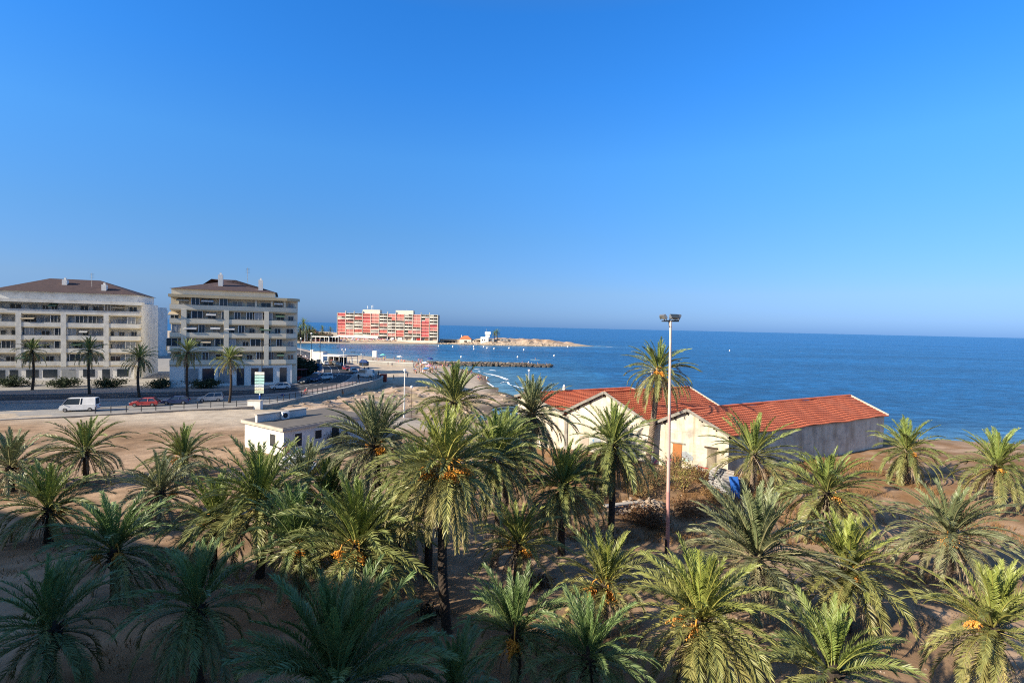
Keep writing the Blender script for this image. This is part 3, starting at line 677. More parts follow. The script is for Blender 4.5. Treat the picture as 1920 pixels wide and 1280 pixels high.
for f in range(FL):
    z = zb+(FL-1-f)*fh
    for c in range(NB):
        k = GRID[f][c]; x0, x1 = c*bw+.22, (c+1)*bw-.22; xm = (x0+x1)/2
        b = MB(); mats = [flat('sunbleached_white', (.6, .55, .48)), M['dark'], redm[0] if k in 'RH' and rg.random() < .6 else redm[1] if k == 'R' else redm[2], M['ivory']]
        if k in 'RPO':
            b.box(x0, x1, 0, .35, z, z+1.35, 2)
            gap = rg.uniform(.35, .75); b.box(x0, x1, .6, .7, z+1.35, z+1.35+gap, 1 if rg.random() < .8 else 3); b.box(x0, x1, -.12, .2, z-.22, z+.02, 3)
            b.box(x0, x1, .12, .4, z+1.35+gap, z+fh-.22, 2)
            if k == 'O': b.box(x0+(x1-x0)*rg.uniform(.1, .5), x1, -.04, .1, z+1.5, z+2.6, 1)
            b.box(xm-.1, xm+.1, -.06, .2, z, z+fh-.22, 3 if k == 'P' else 2)
        elif k == 'H':
            b.box(xm, x1, 0, .4, z, z+fh-.22, 2); b.box(x0, xm, 0, .3, z, z+1.2, 0); b.box(x0, xm, 1.7, 1.85, z+.1, z+2.4, 1)
        else:
            # curved white balcony front
            n = 10; fr = [(x0+(x1-x0)*i/n, -.55*math.sin(math.pi*i/n)**.7) for i in range(n+1)]
            b.ribbon([Vector((*p, 0)) for p in fr], [Vector((p[0], p[1]+.18, 0)) for p in fr], z-.2, z+1.55, 0)
            b.prism(fr+[(x1, 1.8), (x0, 1.8)], z-.2, z-.05, 0)
            for j in range(4):
                if rg.random() < (.55 if k == 'W' else .95): b.box(x0+.3+j*(x1-x0-.4)/4, x0+.1+(j+.8)*(x1-x0-.4)/4, 1.72, 1.87, z+.1, z+2.5, 1)
            if rg.random() < .3: b.box(x0, x0+(x1-x0)*rg.choice((.5, .5, 1)), -.1, .1, z+2.15, z+fh-.25, 0 if k == 'W' else 3)
            b.box(xm-.08, xm+.08, -.3, 1.8, z, z+fh-.22, 0)
        b.build('balcony', mats, rb)
for c in range(NB+1):
    MB().box(c*bw-.21, c*bw+.21, -.35, 1.9, zb-.2, zb+FL*fh+(2.3 if c in (1, 2, 3, 6, 7, 10, 11) else .2)).build('fin_wall', M['ivory'], rb)
for a, b in ((3.0, 5.05), (6.95, 9.05)): MB().box(a*bw, b*bw, .8, 10, zb+FL*fh+.02, zb+FL*fh+4.0).build('penthouse', M['ivory'], rb)
MB().box(-.2, BW+.2, -.3, Dp, zb+FL*fh-.0, zb+FL*fh+.02+.3).build('roof', M['ivory'], rb) if False else None
an = MB()
for x, h, r in ((3.5, 8.2, .35), (3.95, 8.8, .22), (4.12, 9.2, .3), (8.2, 6, .05)): an.tube([(x*bw, 4, zb+FL*fh+3), (x*bw, 4, zb+FL*fh+h-1.6)], .1, 5); an.tube([(x*bw, 4, zb+FL*fh+h-2.6), (x*bw, 4, zb+FL*fh+h-.2)], r, 6)
an.build('antenna', M['white'], rb)
g = MB(); g.box(0, BW, 3, 3.3, 0, zb); g.build('ground_floor_recess', M['dark'], rb)
for c in range(5, 13): MB().box(c*bw-.3, c*bw+.3, 0, .6, -.5, zb-.2).build('column', M['white'], rb)
MB().box(0, 4.9*bw, -1.2, 2.5, 2.2, zb-.25).build('terrace_band', M['white'], rb)
MB().box(-1, BW+.5, -3.2, -2.7, -1.5, .9).build('terrace_wall', M['ivory'], rb)
for c, m, w in ((7.2, M['white'], 5), (8.8, M['ivory'], 4), (5.5, M['glass'], 6), (9.5, M['redp'], 5), (10.5, flat('rust_panel', (.3, .13, .08)), 5), (6.4, M['white'], 3)): MB().box(c*bw, c*bw+w, 1.0, 2.8, 0, 3.4).build('shop_front', m, rb)

# ------------------------------------------------------------------ spit buildings
def at_base(px, dep): p = D(px, 640, dep); return p.x, dep, gz(p.x, dep)
x, y, z = at_base(872.5, 552); h = thing('cottage', 'small white cottage with an orange tiled hip roof on the spit', 'house', (x, y, z-.3))
MB().box(-6.2, 6.2, 0, 9, -1.5, 4.0).build('wall', M['ivory'], h); MB().add([(-6.6, -.4, 4), (6.6, -.4, 4), (6.6, 9.4, 4), (-6.6, 9.4, 4), (-3.0, 4.5, 7.6), (2.4, 4.5, 7.6)], [(0, 1, 5, 4), (1, 2, 5), (2, 3, 4, 5), (3, 0, 4), (3, 2, 1, 0)]).build('roof', flat('orange_tile', (.55, .19, .08)), h)
MB().box(-1.2, 1.6, -.1, .05, 0, 2.4).build('door', M['dark'], h); MB().box(-4.8, -4, 3, 4, 5.5, 8.3).build('chimney', M['white'], h); MB().box(6.2, 9, 1, 8, -1.5, 2.7).build('annexe', M['ivory'], h)
x, y, z = at_base(910.5, 550); h = thing('beacon_house', 'white flat-roofed house with a square beacon tower on the spit', 'house', (x, y, z-.3))
MB().box(-5.5, 3, 0, 8, -1.5, 5.6).build('wall', M['white'], h); MB().box(-.3, 4.2, 1.2, 6, 5.6, 8.6).build('tower', M['white'], h); MB().box(-1.0, 5.2, .6, 6.6, 8.6, 11.3).build('tower_room', M['white'], h)
MB().box(3, 9, 2, 8, -1.5, 3.6).build('side_wing', flat('grey_wing', (.34, .35, .36)), h); MB().tube([(.5, 3, 11.3), (.5, 3, 14.5)], .12, 5).build('mast_pole', M['steel'], h)
for xx in (-4, -1.5): MB().box(xx, xx+1, -.08, .05, 1.5, 3).build('window', M['dark'], h)
for px, w, hh, lab in ((843, 12, 1.9, 'long low white shed between the red building and the cottage'), (893, 9, 1.6, 'low beige shed between the cottage and the beacon house'), (945, 9, 2.0, 'low white shed right of the far palm on the spit')):
    x, y, z = at_base(px, 556); h = thing('shed', lab, 'shed', (x, y, z-.3)); MB().box(-w/2, w/2, 0, 4, -1, hh).build('wall', M['ivory'], h); MB().box(-w/2-.3, w/2+.3, -.3, 4.3, hh, hh+.25).build('roof', M['concrete'], h)
wl = thing('sea_wall', 'long dark sea wall on the far spit beside the red building', 'wall', (bx1+1, 556, 2)); MB().box(0, 46, 0, 1.2, -1.5, 2.6).build('wall', M['stone'], wl); MB().box(0, 46, -.2, 1.4, 2.6, 3.1).build('coping', M['concrete'], wl)
# pale house among the palms beyond the bay
x, y, z = at_base(583, 560); h = thing('villa', 'pale pink villa with an orange roof among the far palms', 'house', (x, y, z)); MB().box(-5, 5, 0, 9, -2, 7).build('wall', flat('pink_render', (.62, .45, .38)), h)
MB().add([(-5.6, -.6, 7), (5.6, -.6, 7), (5.6, 9.6, 7), (-5.6, 9.6, 7), (-2, 4.5, 9.2), (2, 4.5, 9.2)], [(0, 1, 5, 4), (1, 2, 5), (2, 3, 4, 5), (3, 0, 4), (3, 2, 1, 0)]).build('roof', flat('orange_tile', (.55, .19, .08)), h)
for xx in (-3, 1): MB().box(xx, xx+2, -.1, .05, 3, 5.5).build('window', M['dark'], h)

# ------------------------------------------------------------------ palms
def frond_set(rg, specs, leaf, wid, pairs, K=11):
    """specs: list of dict(o, az, e0, droop, L, col, dead). Returns V,F(quads),T(tris),C"""
    VV, FQ, FT, CC = [], [], [], []; base = 0
    for s in specs:
        L = s['L']; t = np.linspace(0, 1, K); e = s['e0'] - s['droop']*t**1.8
        az = s['az'] + s.get('bend', 0)*t**2
        dirs = np.stack([np.cos(e)*np.cos(az), np.cos(e)*np.sin(az), np.sin(e)], -1)
        pts = np.concatenate([[s['o']], s['o']+np.cumsum((dirs[:-1]+dirs[1:])/2*(L/(K-1)), 0)])
        side = np.stack([-np.sin(az), np.cos(az), 0*az], -1); nor = np.cross(dirs, side)
        ro = s.get('roll', 0); side, nor = side*math.cos(ro)+nor*math.sin(ro), nor*math.cos(ro)-side*math.sin(ro)
        # rachis: three-sided
        w = (.05*(1-t)**.8+.007)*L/3.6; rv = []
        for a, b in ((1, 0), (-1, 0), (0, -.7)): rv.append(pts+side*(w*a)[:, None]+nor*(w*b)[:, None])
        rv = np.stack(rv, 1).reshape(-1, 3); VV.append(rv); c = np.array(s['col']); rc = c*np.array([1.5, 1.25, 1.3]) if not s.get('dead') else c
        CC.append(np.broadcast_to(rc, rv.shape))
        i = np.arange(K-1)[:, None]*3; j = np.arange(3)[None]; FQ.append((base+np.stack([i+j, i+(j+1) % 3, i+3+(j+1) % 3, i+3+j], -1)).reshape(-1, 4)); base += len(rv)
        # leaflets
        n = s.get('pairs', pairs); tj = np.repeat(np.linspace(.14, .995, n), 2) + rg.uniform(-.006, .006, 2*n); sg = np.tile([1., -1.], n)
        if s.get('dead'): keep = rg.random(2*n) < s.get('keep', .7); tj = tj[keep]; sg = sg[keep]
        f = np.clip(tj, 0, .9999)*(K-1); k = f.astype(int); fr = (f-k)[:, None]
        T = dirs[k]*(1-fr)+dirs[k+1]*fr; S = side[k]*(1-fr)+side[k+1]*fr; N = nor[k]*(1-fr)+nor[k+1]*fr; B = pts[k]*(1-fr)+pts[k+1]*fr
        ll = leaf*L/3.6*(np.clip((tj-.08)/.22, .25, 1)**.7)*(1-.55*np.clip((tj-.55)/.45, 0, 1)**1.6)*rg.uniform(.85, 1.12, len(tj))
        al = R(52)-R(28)*tj+rg.normal(0, R(4), len(tj)); be = R(24)+rg.normal(0, R(6), len(tj))
        if s.get('dead'): al = al*.6; be = be-R(25)
        d = np.cos(al)[:, None]*T+np.sin(al)[:, None]*((sg*np.cos(be))[:, None]*S+np.sin(be)[:, None]*N)
        W = T-(T*d).sum(1)[:, None]*d; W = W+N*rg.normal(.25, .35, len(tj))[:, None]; W = W-(W*d).sum(1)[:, None]*d; W /= np.linalg.norm(W, axis=1)[:, None]+1e-9
        hw = (wid*L/3.6*rg.uniform(.8, 1.2, len(tj)))[:, None]
        mid = B+d*(ll*.5)[:, None]; tip = B+d*ll[:, None]; tip[:, 2] -= ll*rg.uniform(.04, .2, len(tj))*(1.6 if s.get('dead') else 1)
        q = np.stack([B-W*hw*.45, B+W*hw*.45, mid+W*hw*.5, mid-W*hw*.5, tip], 1).reshape(-1, 3); VV.append(q)
        cv = c[None]*(rg.uniform(.82, 1.18, len(tj)))[:, None]*np.array([1, 1, 1]); cv = np.repeat(cv, 5, 0).reshape(-1, 5, 3); cv[:, 4] *= [1.25, 1.12, 1.0]; CC.append(cv.reshape(-1, 3))
        i = base+np.arange(len(tj))*5; FQ.append(np.stack([i, i+1, i+2, i+3], -1)); FT.append(np.stack([i+3, i+2, i+4], -1)); base += len(q)
    return np.concatenate(VV), np.concatenate(FQ), np.concatenate(FT), np.concatenate(CC)
GREENS = dict(n=((.18, .245, .055), (.185, .21, .07), (.24, .215, .085)), b=((.135, .22, .07), (.145, .2, .075), (.175, .185, .08)), y=((.25, .295, .06), (.235, .24, .08), (.3, .255, .1)), g=((.175, .215, .1), (.185, .2, .105), (.225, .21, .115)))  # sun and shade tinted in: b darker for shaded palms, y brighter for sunlit
def make_palm(label, bole, zg, base=None, n=62, Lf=3.3, emin=-42, droop=(18, 80), dead=10, dates=1, tint='n', seed=1, pairs=66, leaf=.53, wid=.033, tr=.19, pale=False, emax=88, group='date palms of the grove', power=1.15, date_r=0):
    rg = np.random.default_rng(seed); pr = random.Random(seed)
    bx, by = base if base else (bole.x, bole.y)
    t = thing('palm_tree', label, 'palm tree', (bx, by, zg), 0, group)
    top = Vector((bole.x-bx, bole.y-by, bole.z-zg)); h = top.z
    # trunk with old leaf-base rings
    bnd = pr.uniform(-.06, .06)*h; m = MB(); k = max(10, int(h/.13)); ns = 14; vs = []; fs = []
    for i in range(k+1):
        u = i/k; c = Vector((top.x*u**1.4+bnd*math.sin(math.pi*u)*.6, top.y*u**1.4+bnd*.5*math.sin(math.pi*u), h*u-.25*(1-u))); r = tr*(1.25-.3*u+.25*max(0, (u-.86)/.14)+ .35*max(0, 1-u*h/.5))
        for j in range(ns):
            a = 2*math.pi*j/ns; rr = r*(1+.1*((i+j) % 2)+pr.uniform(-.05, .05)); vs.append((c.x+rr*math.cos(a), c.y+rr*math.sin(a), c.z))
    for i in range(k):
        for j in range(ns): fs.append((i*ns+j, i*ns+(j+1) % ns, (i+1)*ns+(j+1) % ns, (i+1)*ns+j))
    m.add(vs, fs); m.lathe([(tr*1.1, h-.05), (tr*1.5, h+.15), (tr*.9, h+.55), (.03, h+.8)], 10, (top.x, top.y, 0))
    for i in range(46):      # frond stubs below the crown
        a = i*2.4; zz = h+.25-i*.022; c = Vector((top.x+tr*math.cos(a), top.y+tr*math.sin(a), zz)); d = Vector((math.cos(a), math.sin(a), 1.2))*pr.uniform(.14, .24); m.tube([c-d*.2, c+d], [.055, .028], 4)
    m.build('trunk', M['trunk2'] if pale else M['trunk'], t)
    cols = [np.array(c) for c in GREENS[tint]]; specs = []; n = int(n*1.26); gap = pr.uniform(0, 6.28); tl = pr.uniform(.02, .12); ta = pr.uniform(0, 6.28)
    for i in range(n):
        u = (i+.5)/n; e0 = R(emax-(emax-emin)*u**power+pr.gauss(0, 8)); col = cols[0]*(1-min(1, u*2.2))+cols[1]*min(1, u*2.2) if u < .6 else cols[1]*(1-(u-.6)/.4)+cols[2]*((u-.6)/.4)
        col = col*pr.uniform(.88, 1.32); az = i*2.39996+pr.gauss(0, .3); az += .22*math.sin(2*az+gap); e0 += tl*math.cos(az-ta)*(1 if e0 < 1.2 else 0)
        L = Lf*(.72+.33*min(1, u*2.5))*pr.uniform(.8, 1.1); dr = R(droop[0]+(droop[1]-droop[0])*min(1, u*1.25)**.8)*pr.uniform(.75, 1.2)
        dr = min(dr, e0+R(86))
        specs.append(dict(o=np.array([top.x+.12*math.cos(az), top.y+.12*math.sin(az), h+.5-.45*u]), az=az, e0=e0, droop=max(dr, R(5)), L=L, col=col, roll=pr.gauss(0, .22), bend=pr.gauss(0, .22)))
    V, Q, T, C = frond_set(rg, specs, leaf, wid, pairs)
    link('crown', mesh_np('crown', V, [Q, T], [M['leaf']], C), t)
    if dead:
        specs = []; dead = int(dead*1.35)+3
        for i in range(dead):
            az = i*2.39996+pr.gauss(0, .3); col = np.array((.37, .29, .2))*pr.uniform(.6, 1.25); e0 = R(pr.uniform(-40, -68))
            specs.append(dict(o=np.array([top.x+.15*math.cos(az), top.y+.15*math.sin(az), h-.05]), az=az, e0=e0, droop=R(84)+e0 if e0 < 0 else R(80), L=Lf*pr.uniform(.55, .82), col=col, dead=True, pairs=30, keep=pr.uniform(.35, .9)))
        V, Q, T, C = frond_set(rg, specs, leaf*.85, wid*.8, 30); link('dry_fronds', mesh_np('dry_fronds', V, [Q, T], [M['leaf']], C), t)
    for i in range(dates):
        az = (pr.uniform(-2.9, -.3) if i % 3 else pr.uniform(0, 6.28)); m = MB(); r1 = pr.uniform(.45, .75)+date_r; o_ = Vector((top.x, top.y, h+.3)); dv = Vector((math.cos(az), math.sin(az), 0))
        st = [o_+dv*.1, o_+dv*r1*.5+Vector((0, 0, .4)), o_+dv*r1+Vector((0, 0, .25)), o_+dv*(r1+.12)+Vector((0, 0, -.05))]; m.tube(st, [.04, .035, .03, .025], 5, 1)
        c0 = st[-1]
        for q in range(46):
            e = c0+Vector((pr.gauss(0, .19), pr.gauss(0, .19), -pr.uniform(.05, .55))); m.tube([c0, c0.lerp(e, .6)+Vector((0, 0, .05)), e], .008, 3, 1)
            for z_ in range(3):
                p = c0.lerp(e, .45+.27*z_)+Vector((pr.gauss(0, .02), pr.gauss(0, .02), 0)); s_ = .044
                m.add([p+Vector(v)*s_ for v in ((1, 0, 0), (-1, 0, 0), (0, 1, 0), (0, -1, 0), (0, 0, 1.4), (0, 0, -1.4))], [(0, 2, 4), (2, 1, 4), (1, 3, 4), (3, 0, 4), (2, 0, 5), (1, 2, 5), (3, 1, 5), (0, 3, 5)], 0)
        m.build('date_cluster', [M['fruit'], M['stalk']], t)
    return t
def palm(px, py, dep, label, **k):
    b = D(px, py, dep); bs = k.pop('basepx', None)
    base = (b.x, b.y)
    if bs is not None: q = D(bs, py+200, dep); base = (q.x, dep)
    return make_palm(label, b, gz(*base)-.02, base=base, **k)
PALMS = [
 (835, 884, 25, 'tall dark-trunked palm in the middle with bright orange date clusters and a full drooping crown', dict(n=88, Lf=3.5, emin=-58, droop=(10, 85), dead=14, dates=8, date_r=.3, power=1.1, tint='y', seed=1, pairs=68, basepx=841)),
 (703, 842, 34, 'palm with date clusters in front of the end of the white flat-roofed building', dict(n=66, Lf=3.9, emin=-40, droop=(15, 75), dead=14, dates=3, tint='g', seed=2)),
 (852, 758, 45, 'farthest centre palm rising over the beach behind the tall date palm', dict(n=58, Lf=3.9, emin=-22, droop=(12, 60), dead=4, dates=0, tint='n', seed=3, power=1.3)),
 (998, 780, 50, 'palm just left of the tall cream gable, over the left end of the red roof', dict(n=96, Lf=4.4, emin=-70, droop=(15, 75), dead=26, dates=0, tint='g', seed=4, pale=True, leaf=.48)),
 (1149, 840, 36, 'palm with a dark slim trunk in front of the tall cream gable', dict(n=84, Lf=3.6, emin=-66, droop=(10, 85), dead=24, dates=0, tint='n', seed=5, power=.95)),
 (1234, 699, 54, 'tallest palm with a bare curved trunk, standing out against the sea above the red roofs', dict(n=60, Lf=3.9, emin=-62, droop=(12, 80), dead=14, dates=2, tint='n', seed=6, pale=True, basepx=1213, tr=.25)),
 (1056, 919, 34, 'mid green palm directly below and left of the slim-trunked gable palm', dict(n=74, Lf=3.5, emin=-52, droop=(15, 90), dead=16, dates=0, tint='n', seed=7)),
 (973, 1029, 29, 'small bright palm with orange dates right of the tall middle trunk', dict(n=46, Lf=2.9, emin=-25, droop=(18, 70), dead=14, dates=2, tint='y', seed=8, power=1.3)),
 (1134, 1106, 25, 'palm with brownish date bunches left of the foot of the pink mast', dict(n=50, Lf=3.0, emin=-34, droop=(15, 75), dead=12, dates=3, tint='y', seed=9, power=1.4)),
 (1314, 1174, 20, 'large sunlit palm at lower right with a skirt of dry pale fronds', dict(n=84, Lf=3.3, emin=-55, droop=(15, 85), dead=26, dates=2, tint='y', seed=10, pairs=68)),
 (1419, 1052, 26, 'blue-green palm with long stiff fronds just right of the large sunlit palm', dict(n=72, Lf=4.0, emin=-35, droop=(8, 55), dead=20, dates=0, tint='g', seed=11, power=1.3)),
 (1413, 856, 46, 'thin open palm in front of the right end of the lower gable', dict(n=46, Lf=4.3, emin=-40, droop=(8, 55), dead=12, dates=0, tint='n', seed=12, pale=True)),
 (1105, 1245, 18, 'shaded palm with bright lit frond tips at the bottom, centre right', dict(n=56, Lf=2.35, emin=-30, droop=(12, 75), dead=8, dates=0, tint='b', seed=14, pairs=68)),
 (966, 1195, 21, 'shaded blue-green palm right of the foot of the tall middle trunk', dict(n=56, Lf=2.55, emin=-28, droop=(12, 70), dead=10, dates=1, tint='b', seed=15)),
 (850, 1310, 16, 'low dark palm at the bottom edge in front of the tall middle trunk', dict(n=44, Lf=2.0, emin=-20, droop=(12, 75), dead=4, dates=0, tint='b', seed=16, pairs=72)),
 (630, 1300, 14.5, 'big shaded foreground palm with broad dark blue-green fronds at lower left', dict(n=62, Lf=3.35, emin=-18, droop=(8, 60), dead=4, dates=0, tint='b', seed=17, power=1.3, pairs=80)),
 (670, 1034, 25, 'half shaded palm with orange date stalks left of the tall middle trunk', dict(n=74, Lf=3.9, emin=-35, droop=(12, 75), dead=20, dates=3, tint='n', seed=18)),
 (556, 1025, 27, 'shaded palm with a few orange dates, second from the left edge of the grove photo', dict(n=64, Lf=3.6, emin=-25, droop=(12, 70), dead=14, dates=2, tint='b', seed=19, basepx=566)),
 (487, 950, 30, 'dense palm below the lit end of the white building', dict(n=66, Lf=4.1, emin=-40, droop=(12, 75), dead=10, dates=0, tint='n', seed=20)),
 (573, 906, 38, 'small pale palm in front of the windows of the white building', dict(n=54, Lf=3.6, emin=-30, droop=(10, 70), dead=16, dates=0, tint='g', seed=21)),
 (928, 868, 32, 'dense palm half hidden behind the right side of the tall middle palm', dict(n=88, Lf=3.6, emin=-50, droop=(15, 80), dead=20, dates=0, tint='n', seed=22, basepx=926, pale=True)),
 (790, 905, 30.5, 'palm almost hidden behind the left side of the tall middle palm', dict(n=72, Lf=2.9, emin=-50, droop=(15, 80), dead=16, dates=0, tint='n', seed=23, basepx=800)),
 (948, 838, 41, 'dark-shadowed palm between the beach palm and the cream gables', dict(n=76, Lf=3.4, emin=-55, droop=(15, 80), dead=14, dates=0, tint='n', seed=24)),
 (617, 948, 33, 'lit palm crown squeezed between the small pale palm and the half shaded palm', dict(n=64, Lf=3.4, emin=-40, droop=(12, 70), dead=12, dates=0, tint='n', seed=25)),
 (745, 985, 31, 'dense palm low behind the half shaded palm, left of the slim second trunk', dict(n=64, Lf=3.2, emin=-45, droop=(15, 80), dead=14, dates=0, tint='n', seed=26)),
 # grove beyond the photo's edges
 (405, 985, 30, 'palm left of the dense palm below the white building', dict(n=60, Lf=3.4, seed=31, tint='n', dates=1)),
 (300, 930, 38, 'pale palm in front of the far left part of the white building', dict(n=60, Lf=3.5, seed=32, tint='g')),
 (215, 1040, 27, 'shaded palm with date bunches on the left side of the grove', dict(n=60, Lf=3.4, seed=33, tint='b', dates=2)),
 (90, 960, 34, 'palm at the far left edge of the grove', dict(n=60, Lf=3.6, seed=34, tint='n')),
 (160, 850, 46, 'far left palm at the edge of the grove before the road', dict(n=56, Lf=3.6, seed=37, tint='n')),
 (20, 880, 44, 'palm at the left edge before the pale block', dict(n=56, Lf=3.8, seed=38, tint='g')),
 (345, 862, 47, 'palm left of the white flat-roofed building', dict(n=56, Lf=3.6, seed=39, tint='n', dates=1)),
 (370, 1150, 21, 'dark foreground palm left of the big shaded foreground palm', dict(n=52, Lf=3.0, seed=35, tint='b', dates=0)),
 (95, 1190, 20, 'dark foreground palm in the lower left corner', dict(n=52, Lf=3.0, seed=36, tint='b', dates=0)),
 (1550, 930, 37, 'palm before the red roof, right of the thin open palm', dict(n=66, Lf=3.8, seed=41, tint='n', emin=-55)),
 (1590, 1080, 26, 'sunlit palm with date bunches right of the stiff blue-green palm', dict(n=66, Lf=3.5, seed=42, tint='y', dates=1)),
 (1700, 850, 50, 'tall palm against the sea near the right end of the red roof', dict(n=60, Lf=3.8, seed=43, tint='n', emin=-55, pale=True)),
 (1780, 1010, 31, 'grey-green palm on the right side of the grove', dict(n=66, Lf=3.7, seed=44, tint='g')),
 (1860, 1190, 20, 'sunlit palm in the lower right corner', dict(n=60, Lf=3.0, seed=45, tint='y', dates=1)),
 (1870, 880, 44, 'palm at the right edge against the sea', dict(n=60, Lf=3.8, seed=46, tint='n')),
 (1560, 1275, 17, 'low sunlit palm at the bottom edge on the right', dict(n=50, Lf=2.6, seed=47, tint='n', dates=0)),
]
for px, py, dep, lab, kw in PALMS: palm(px, py, dep, lab, **kw)
for i, (px, dep, hh) in enumerate(((430, 97, 8.0), (352, 99, 9.0), (262, 101, 7.5), (168, 104, 8.6), (60, 108, 8.0))):
    q = D(px, 700, dep); make_palm(('street palm on the promenade nearest the direction sign', 'street palm on the promenade second left of the direction sign', 'street palm on the promenade before the white block', 'street palm on the promenade left of the white block', 'street palm on the promenade at the far left')[i], Vector((q.x, q.y, RZ+hh)), RZ, n=44, Lf=3.4, emin=-55, droop=(15, 80), dead=8, dates=0, tint='n', seed=70+i, pairs=34, wid=.06, group='street palms on the promenade')
# distant palms: light copies of two small models
def small_palm(label, seed, n=26):
    return make_palm(label, Vector((0, 0, 8)), 0, n=n, Lf=3.4, emin=-50, droop=(15, 80), dead=0, dates=0, tint='b', seed=seed, pairs=14, wid=.12, leaf=.6, tr=.25, group='palms across the bay')
sp1 = small_palm('short palm beside the beacon house on the spit', 61); sp2 = small_palm('tall palm beside the beacon house on the spit', 62)
for o, px, dep, s in ((sp1, 927, 551, 1.15), (sp2, 931.5, 548, 1.45)):
    x, y, z = at_base(px, dep); o.location = (x, y, z-.2); o.scale = (s,)*3
far = [(563, 470, 1.9, 'far palm beside the corner of the cream apartment block'), (569, 520, 2.0, 'tall far palm second from the cream apartment block'), (575, 500, 1.5, 'far palm left of the pink villa'), (580, 520, 1.4, 'far palm in front of the pink villa'), (586, 545, 1.2, 'far palm rising behind the pink villa'), (590, 530, 1.1, 'far palm right of the pink villa'), (604, 545, 1.35, 'far umbrella-shaped palm standing out against the sea'), (619, 548, 1.25, 'far palm nearest the red building')]
for i, (px, dep, s, lab) in enumerate(far):
    c = copy_tree((sp1, sp2)[i % 2]); x, y, z = at_base(px, dep); c.location = (x, y, z-.2); c.scale = (s,)*3; c.rotation_euler.z = i*1.3; c['label'] = lab

# ------------------------------------------------------------------ shrubs, dry grass, rubble
def shrub(name, label, loc, r, h, n, col, wood='dry', seed=1, lsz=.06, group=None, bare=.25, scale=1):
    rg = np.random.default_rng(seed); pr = random.Random(seed); t = thing(name, label, 'shrub', loc, 0, group); m = MB(); tips = []
    for i in range(16):
        a = pr.uniform(0, 6.28); u = pr.random()**.5; top = Vector((math.cos(a)*r*u, math.sin(a)*r*u, h*pr.uniform(.5, 1)*(1-.35*u*u))); mid = top*.5+Vector((pr.uniform(-.1, .1)*r, pr.uniform(-.1, .1)*r, -.05*h))
        m.tube([(0, 0, -.1), mid*.55, mid, top], [.035*h/2, .025*h/2, .015*h/2, .006], 4); tips += [mid, top, top]
        for q in range(4):
            e = top.lerp(mid, pr.random())+Vector((pr.gauss(0, .28*r), pr.gauss(0, .28*r), pr.uniform(.05, .35)*h*.5)); m.tube([top.lerp(mid, pr.random()), e], [.012*h/2, .004], 3); tips.append(e)
    m.build('branches', M[wood], t)
    tp = np.array([tuple(v) for v in tips]); c = tp[rg.integers(0, len(tp), n)]+rg.normal(0, .17*r, (n, 3))*[1, 1, .8]; c[:, 2] = np.maximum(c[:, 2], .05)
    d = rg.normal(size=(n, 3)); d /= np.linalg.norm(d, axis=1)[:, None]; e = np.cross(d, rg.normal(size=(n, 3))); e /= np.linalg.norm(e, axis=1)[:, None]
    s = lsz*rg.uniform(.6, 1.5, n)[:, None]; V = np.stack([c-d*s, c+e*s*.45, c+d*s, c-e*s*.45], 1).reshape(-1, 3)
    cc = np.array(col)[None]*rg.uniform(.55, 1.3, n)[:, None]*np.array([1, 1, 1]); link('foliage', mesh_np('foliage', V, [np.arange(4*n).reshape(n, 4)], [M['bush']], np.repeat(cc, 4, 0)), t)
    return t
def ground_at(px, py, guess=5.4):
    z = guess
    for _ in range(6): p = P(px, py, z); z = gz(p.x, p.y)
    return P(px, py, z)
for i, (px, py, r, h, n, col, lab) in enumerate((
  (1281, 923, 1.5, 3.0, 900, (.32, .27, .08), 'sparse yellowish leafy shrub with pale bare stems in front of the barred gable'),
  (1310, 905, 1.4, 1.7, 900, (.24, .12, .05), 'dry rust-brown shrub against the foot of the lower gable'),
  (1263, 890, 1.2, 2.3, 900, (.2, .13, .06), 'brown leafless shrub beside the open doorway behind the mast'),
  (1222, 915, 1.5, 2.4, 1600, (.075, .085, .045), 'dark green shrub under the tallest palm, left of the mast'),
  (1190, 930, 1.2, 1.6, 1200, (.26, .17, .07), 'golden dry shrub right of the slim dark palm trunk'),
  (1205, 975, 1.6, 1.2, 1300, (.2, .09, .04), 'low rusty shrub beside the rubble heap'),
  (1290, 965, 1.9, 1.0, 1500, (.19, .085, .035), 'wide low rusty shrub right of the mast below the yellowish shrub'),
  (1232, 990, 1.5, .9, 1200, (.17, .09, .045), 'low brown shrub at the left side of the mast'),
  (1345, 940, 1.8, .8, 1200, (.27, .15, .055), 'low golden-brown shrub in front of the leaning corrugated sheets'),
  (975, 905, 1.6, 1.5, 1300, (.3, .17, .08), 'dry tan shrub under the palm left of the tall gable'),
  (640, 838, 1.8, 2.0, 1800, (.05, .06, .035), 'dark shrub at the end wall of the white building'),
  (765, 845, 1.8, 2.2, 1800, (.06, .075, .035), 'dark green shrub behind the palm with dates by the white building'),
  (1010, 1100, .8, .6, 500, (.1, .07, .04), 'small brown bush on the bare earth behind the shaded palm'),
  (805, 1165, .7, .8, 500, (.035, .035, .025), 'small black bush at the foot of the tall middle trunk'))):
    p = ground_at(px, py); shrub('shrub', lab, (p.x, p.y, p.z), r, h, n, col, seed=50+i, lsz=.075)
def green_bush(px, py, dep, r, h, n, col, lab, seed, zg=None, lsz=.3):
    p = D(px, py, dep); shrub('shrub', lab, (p.x, p.y, RZ if zg is None else zg), r, h, n, col, wood='hedge', seed=seed, lsz=lsz)
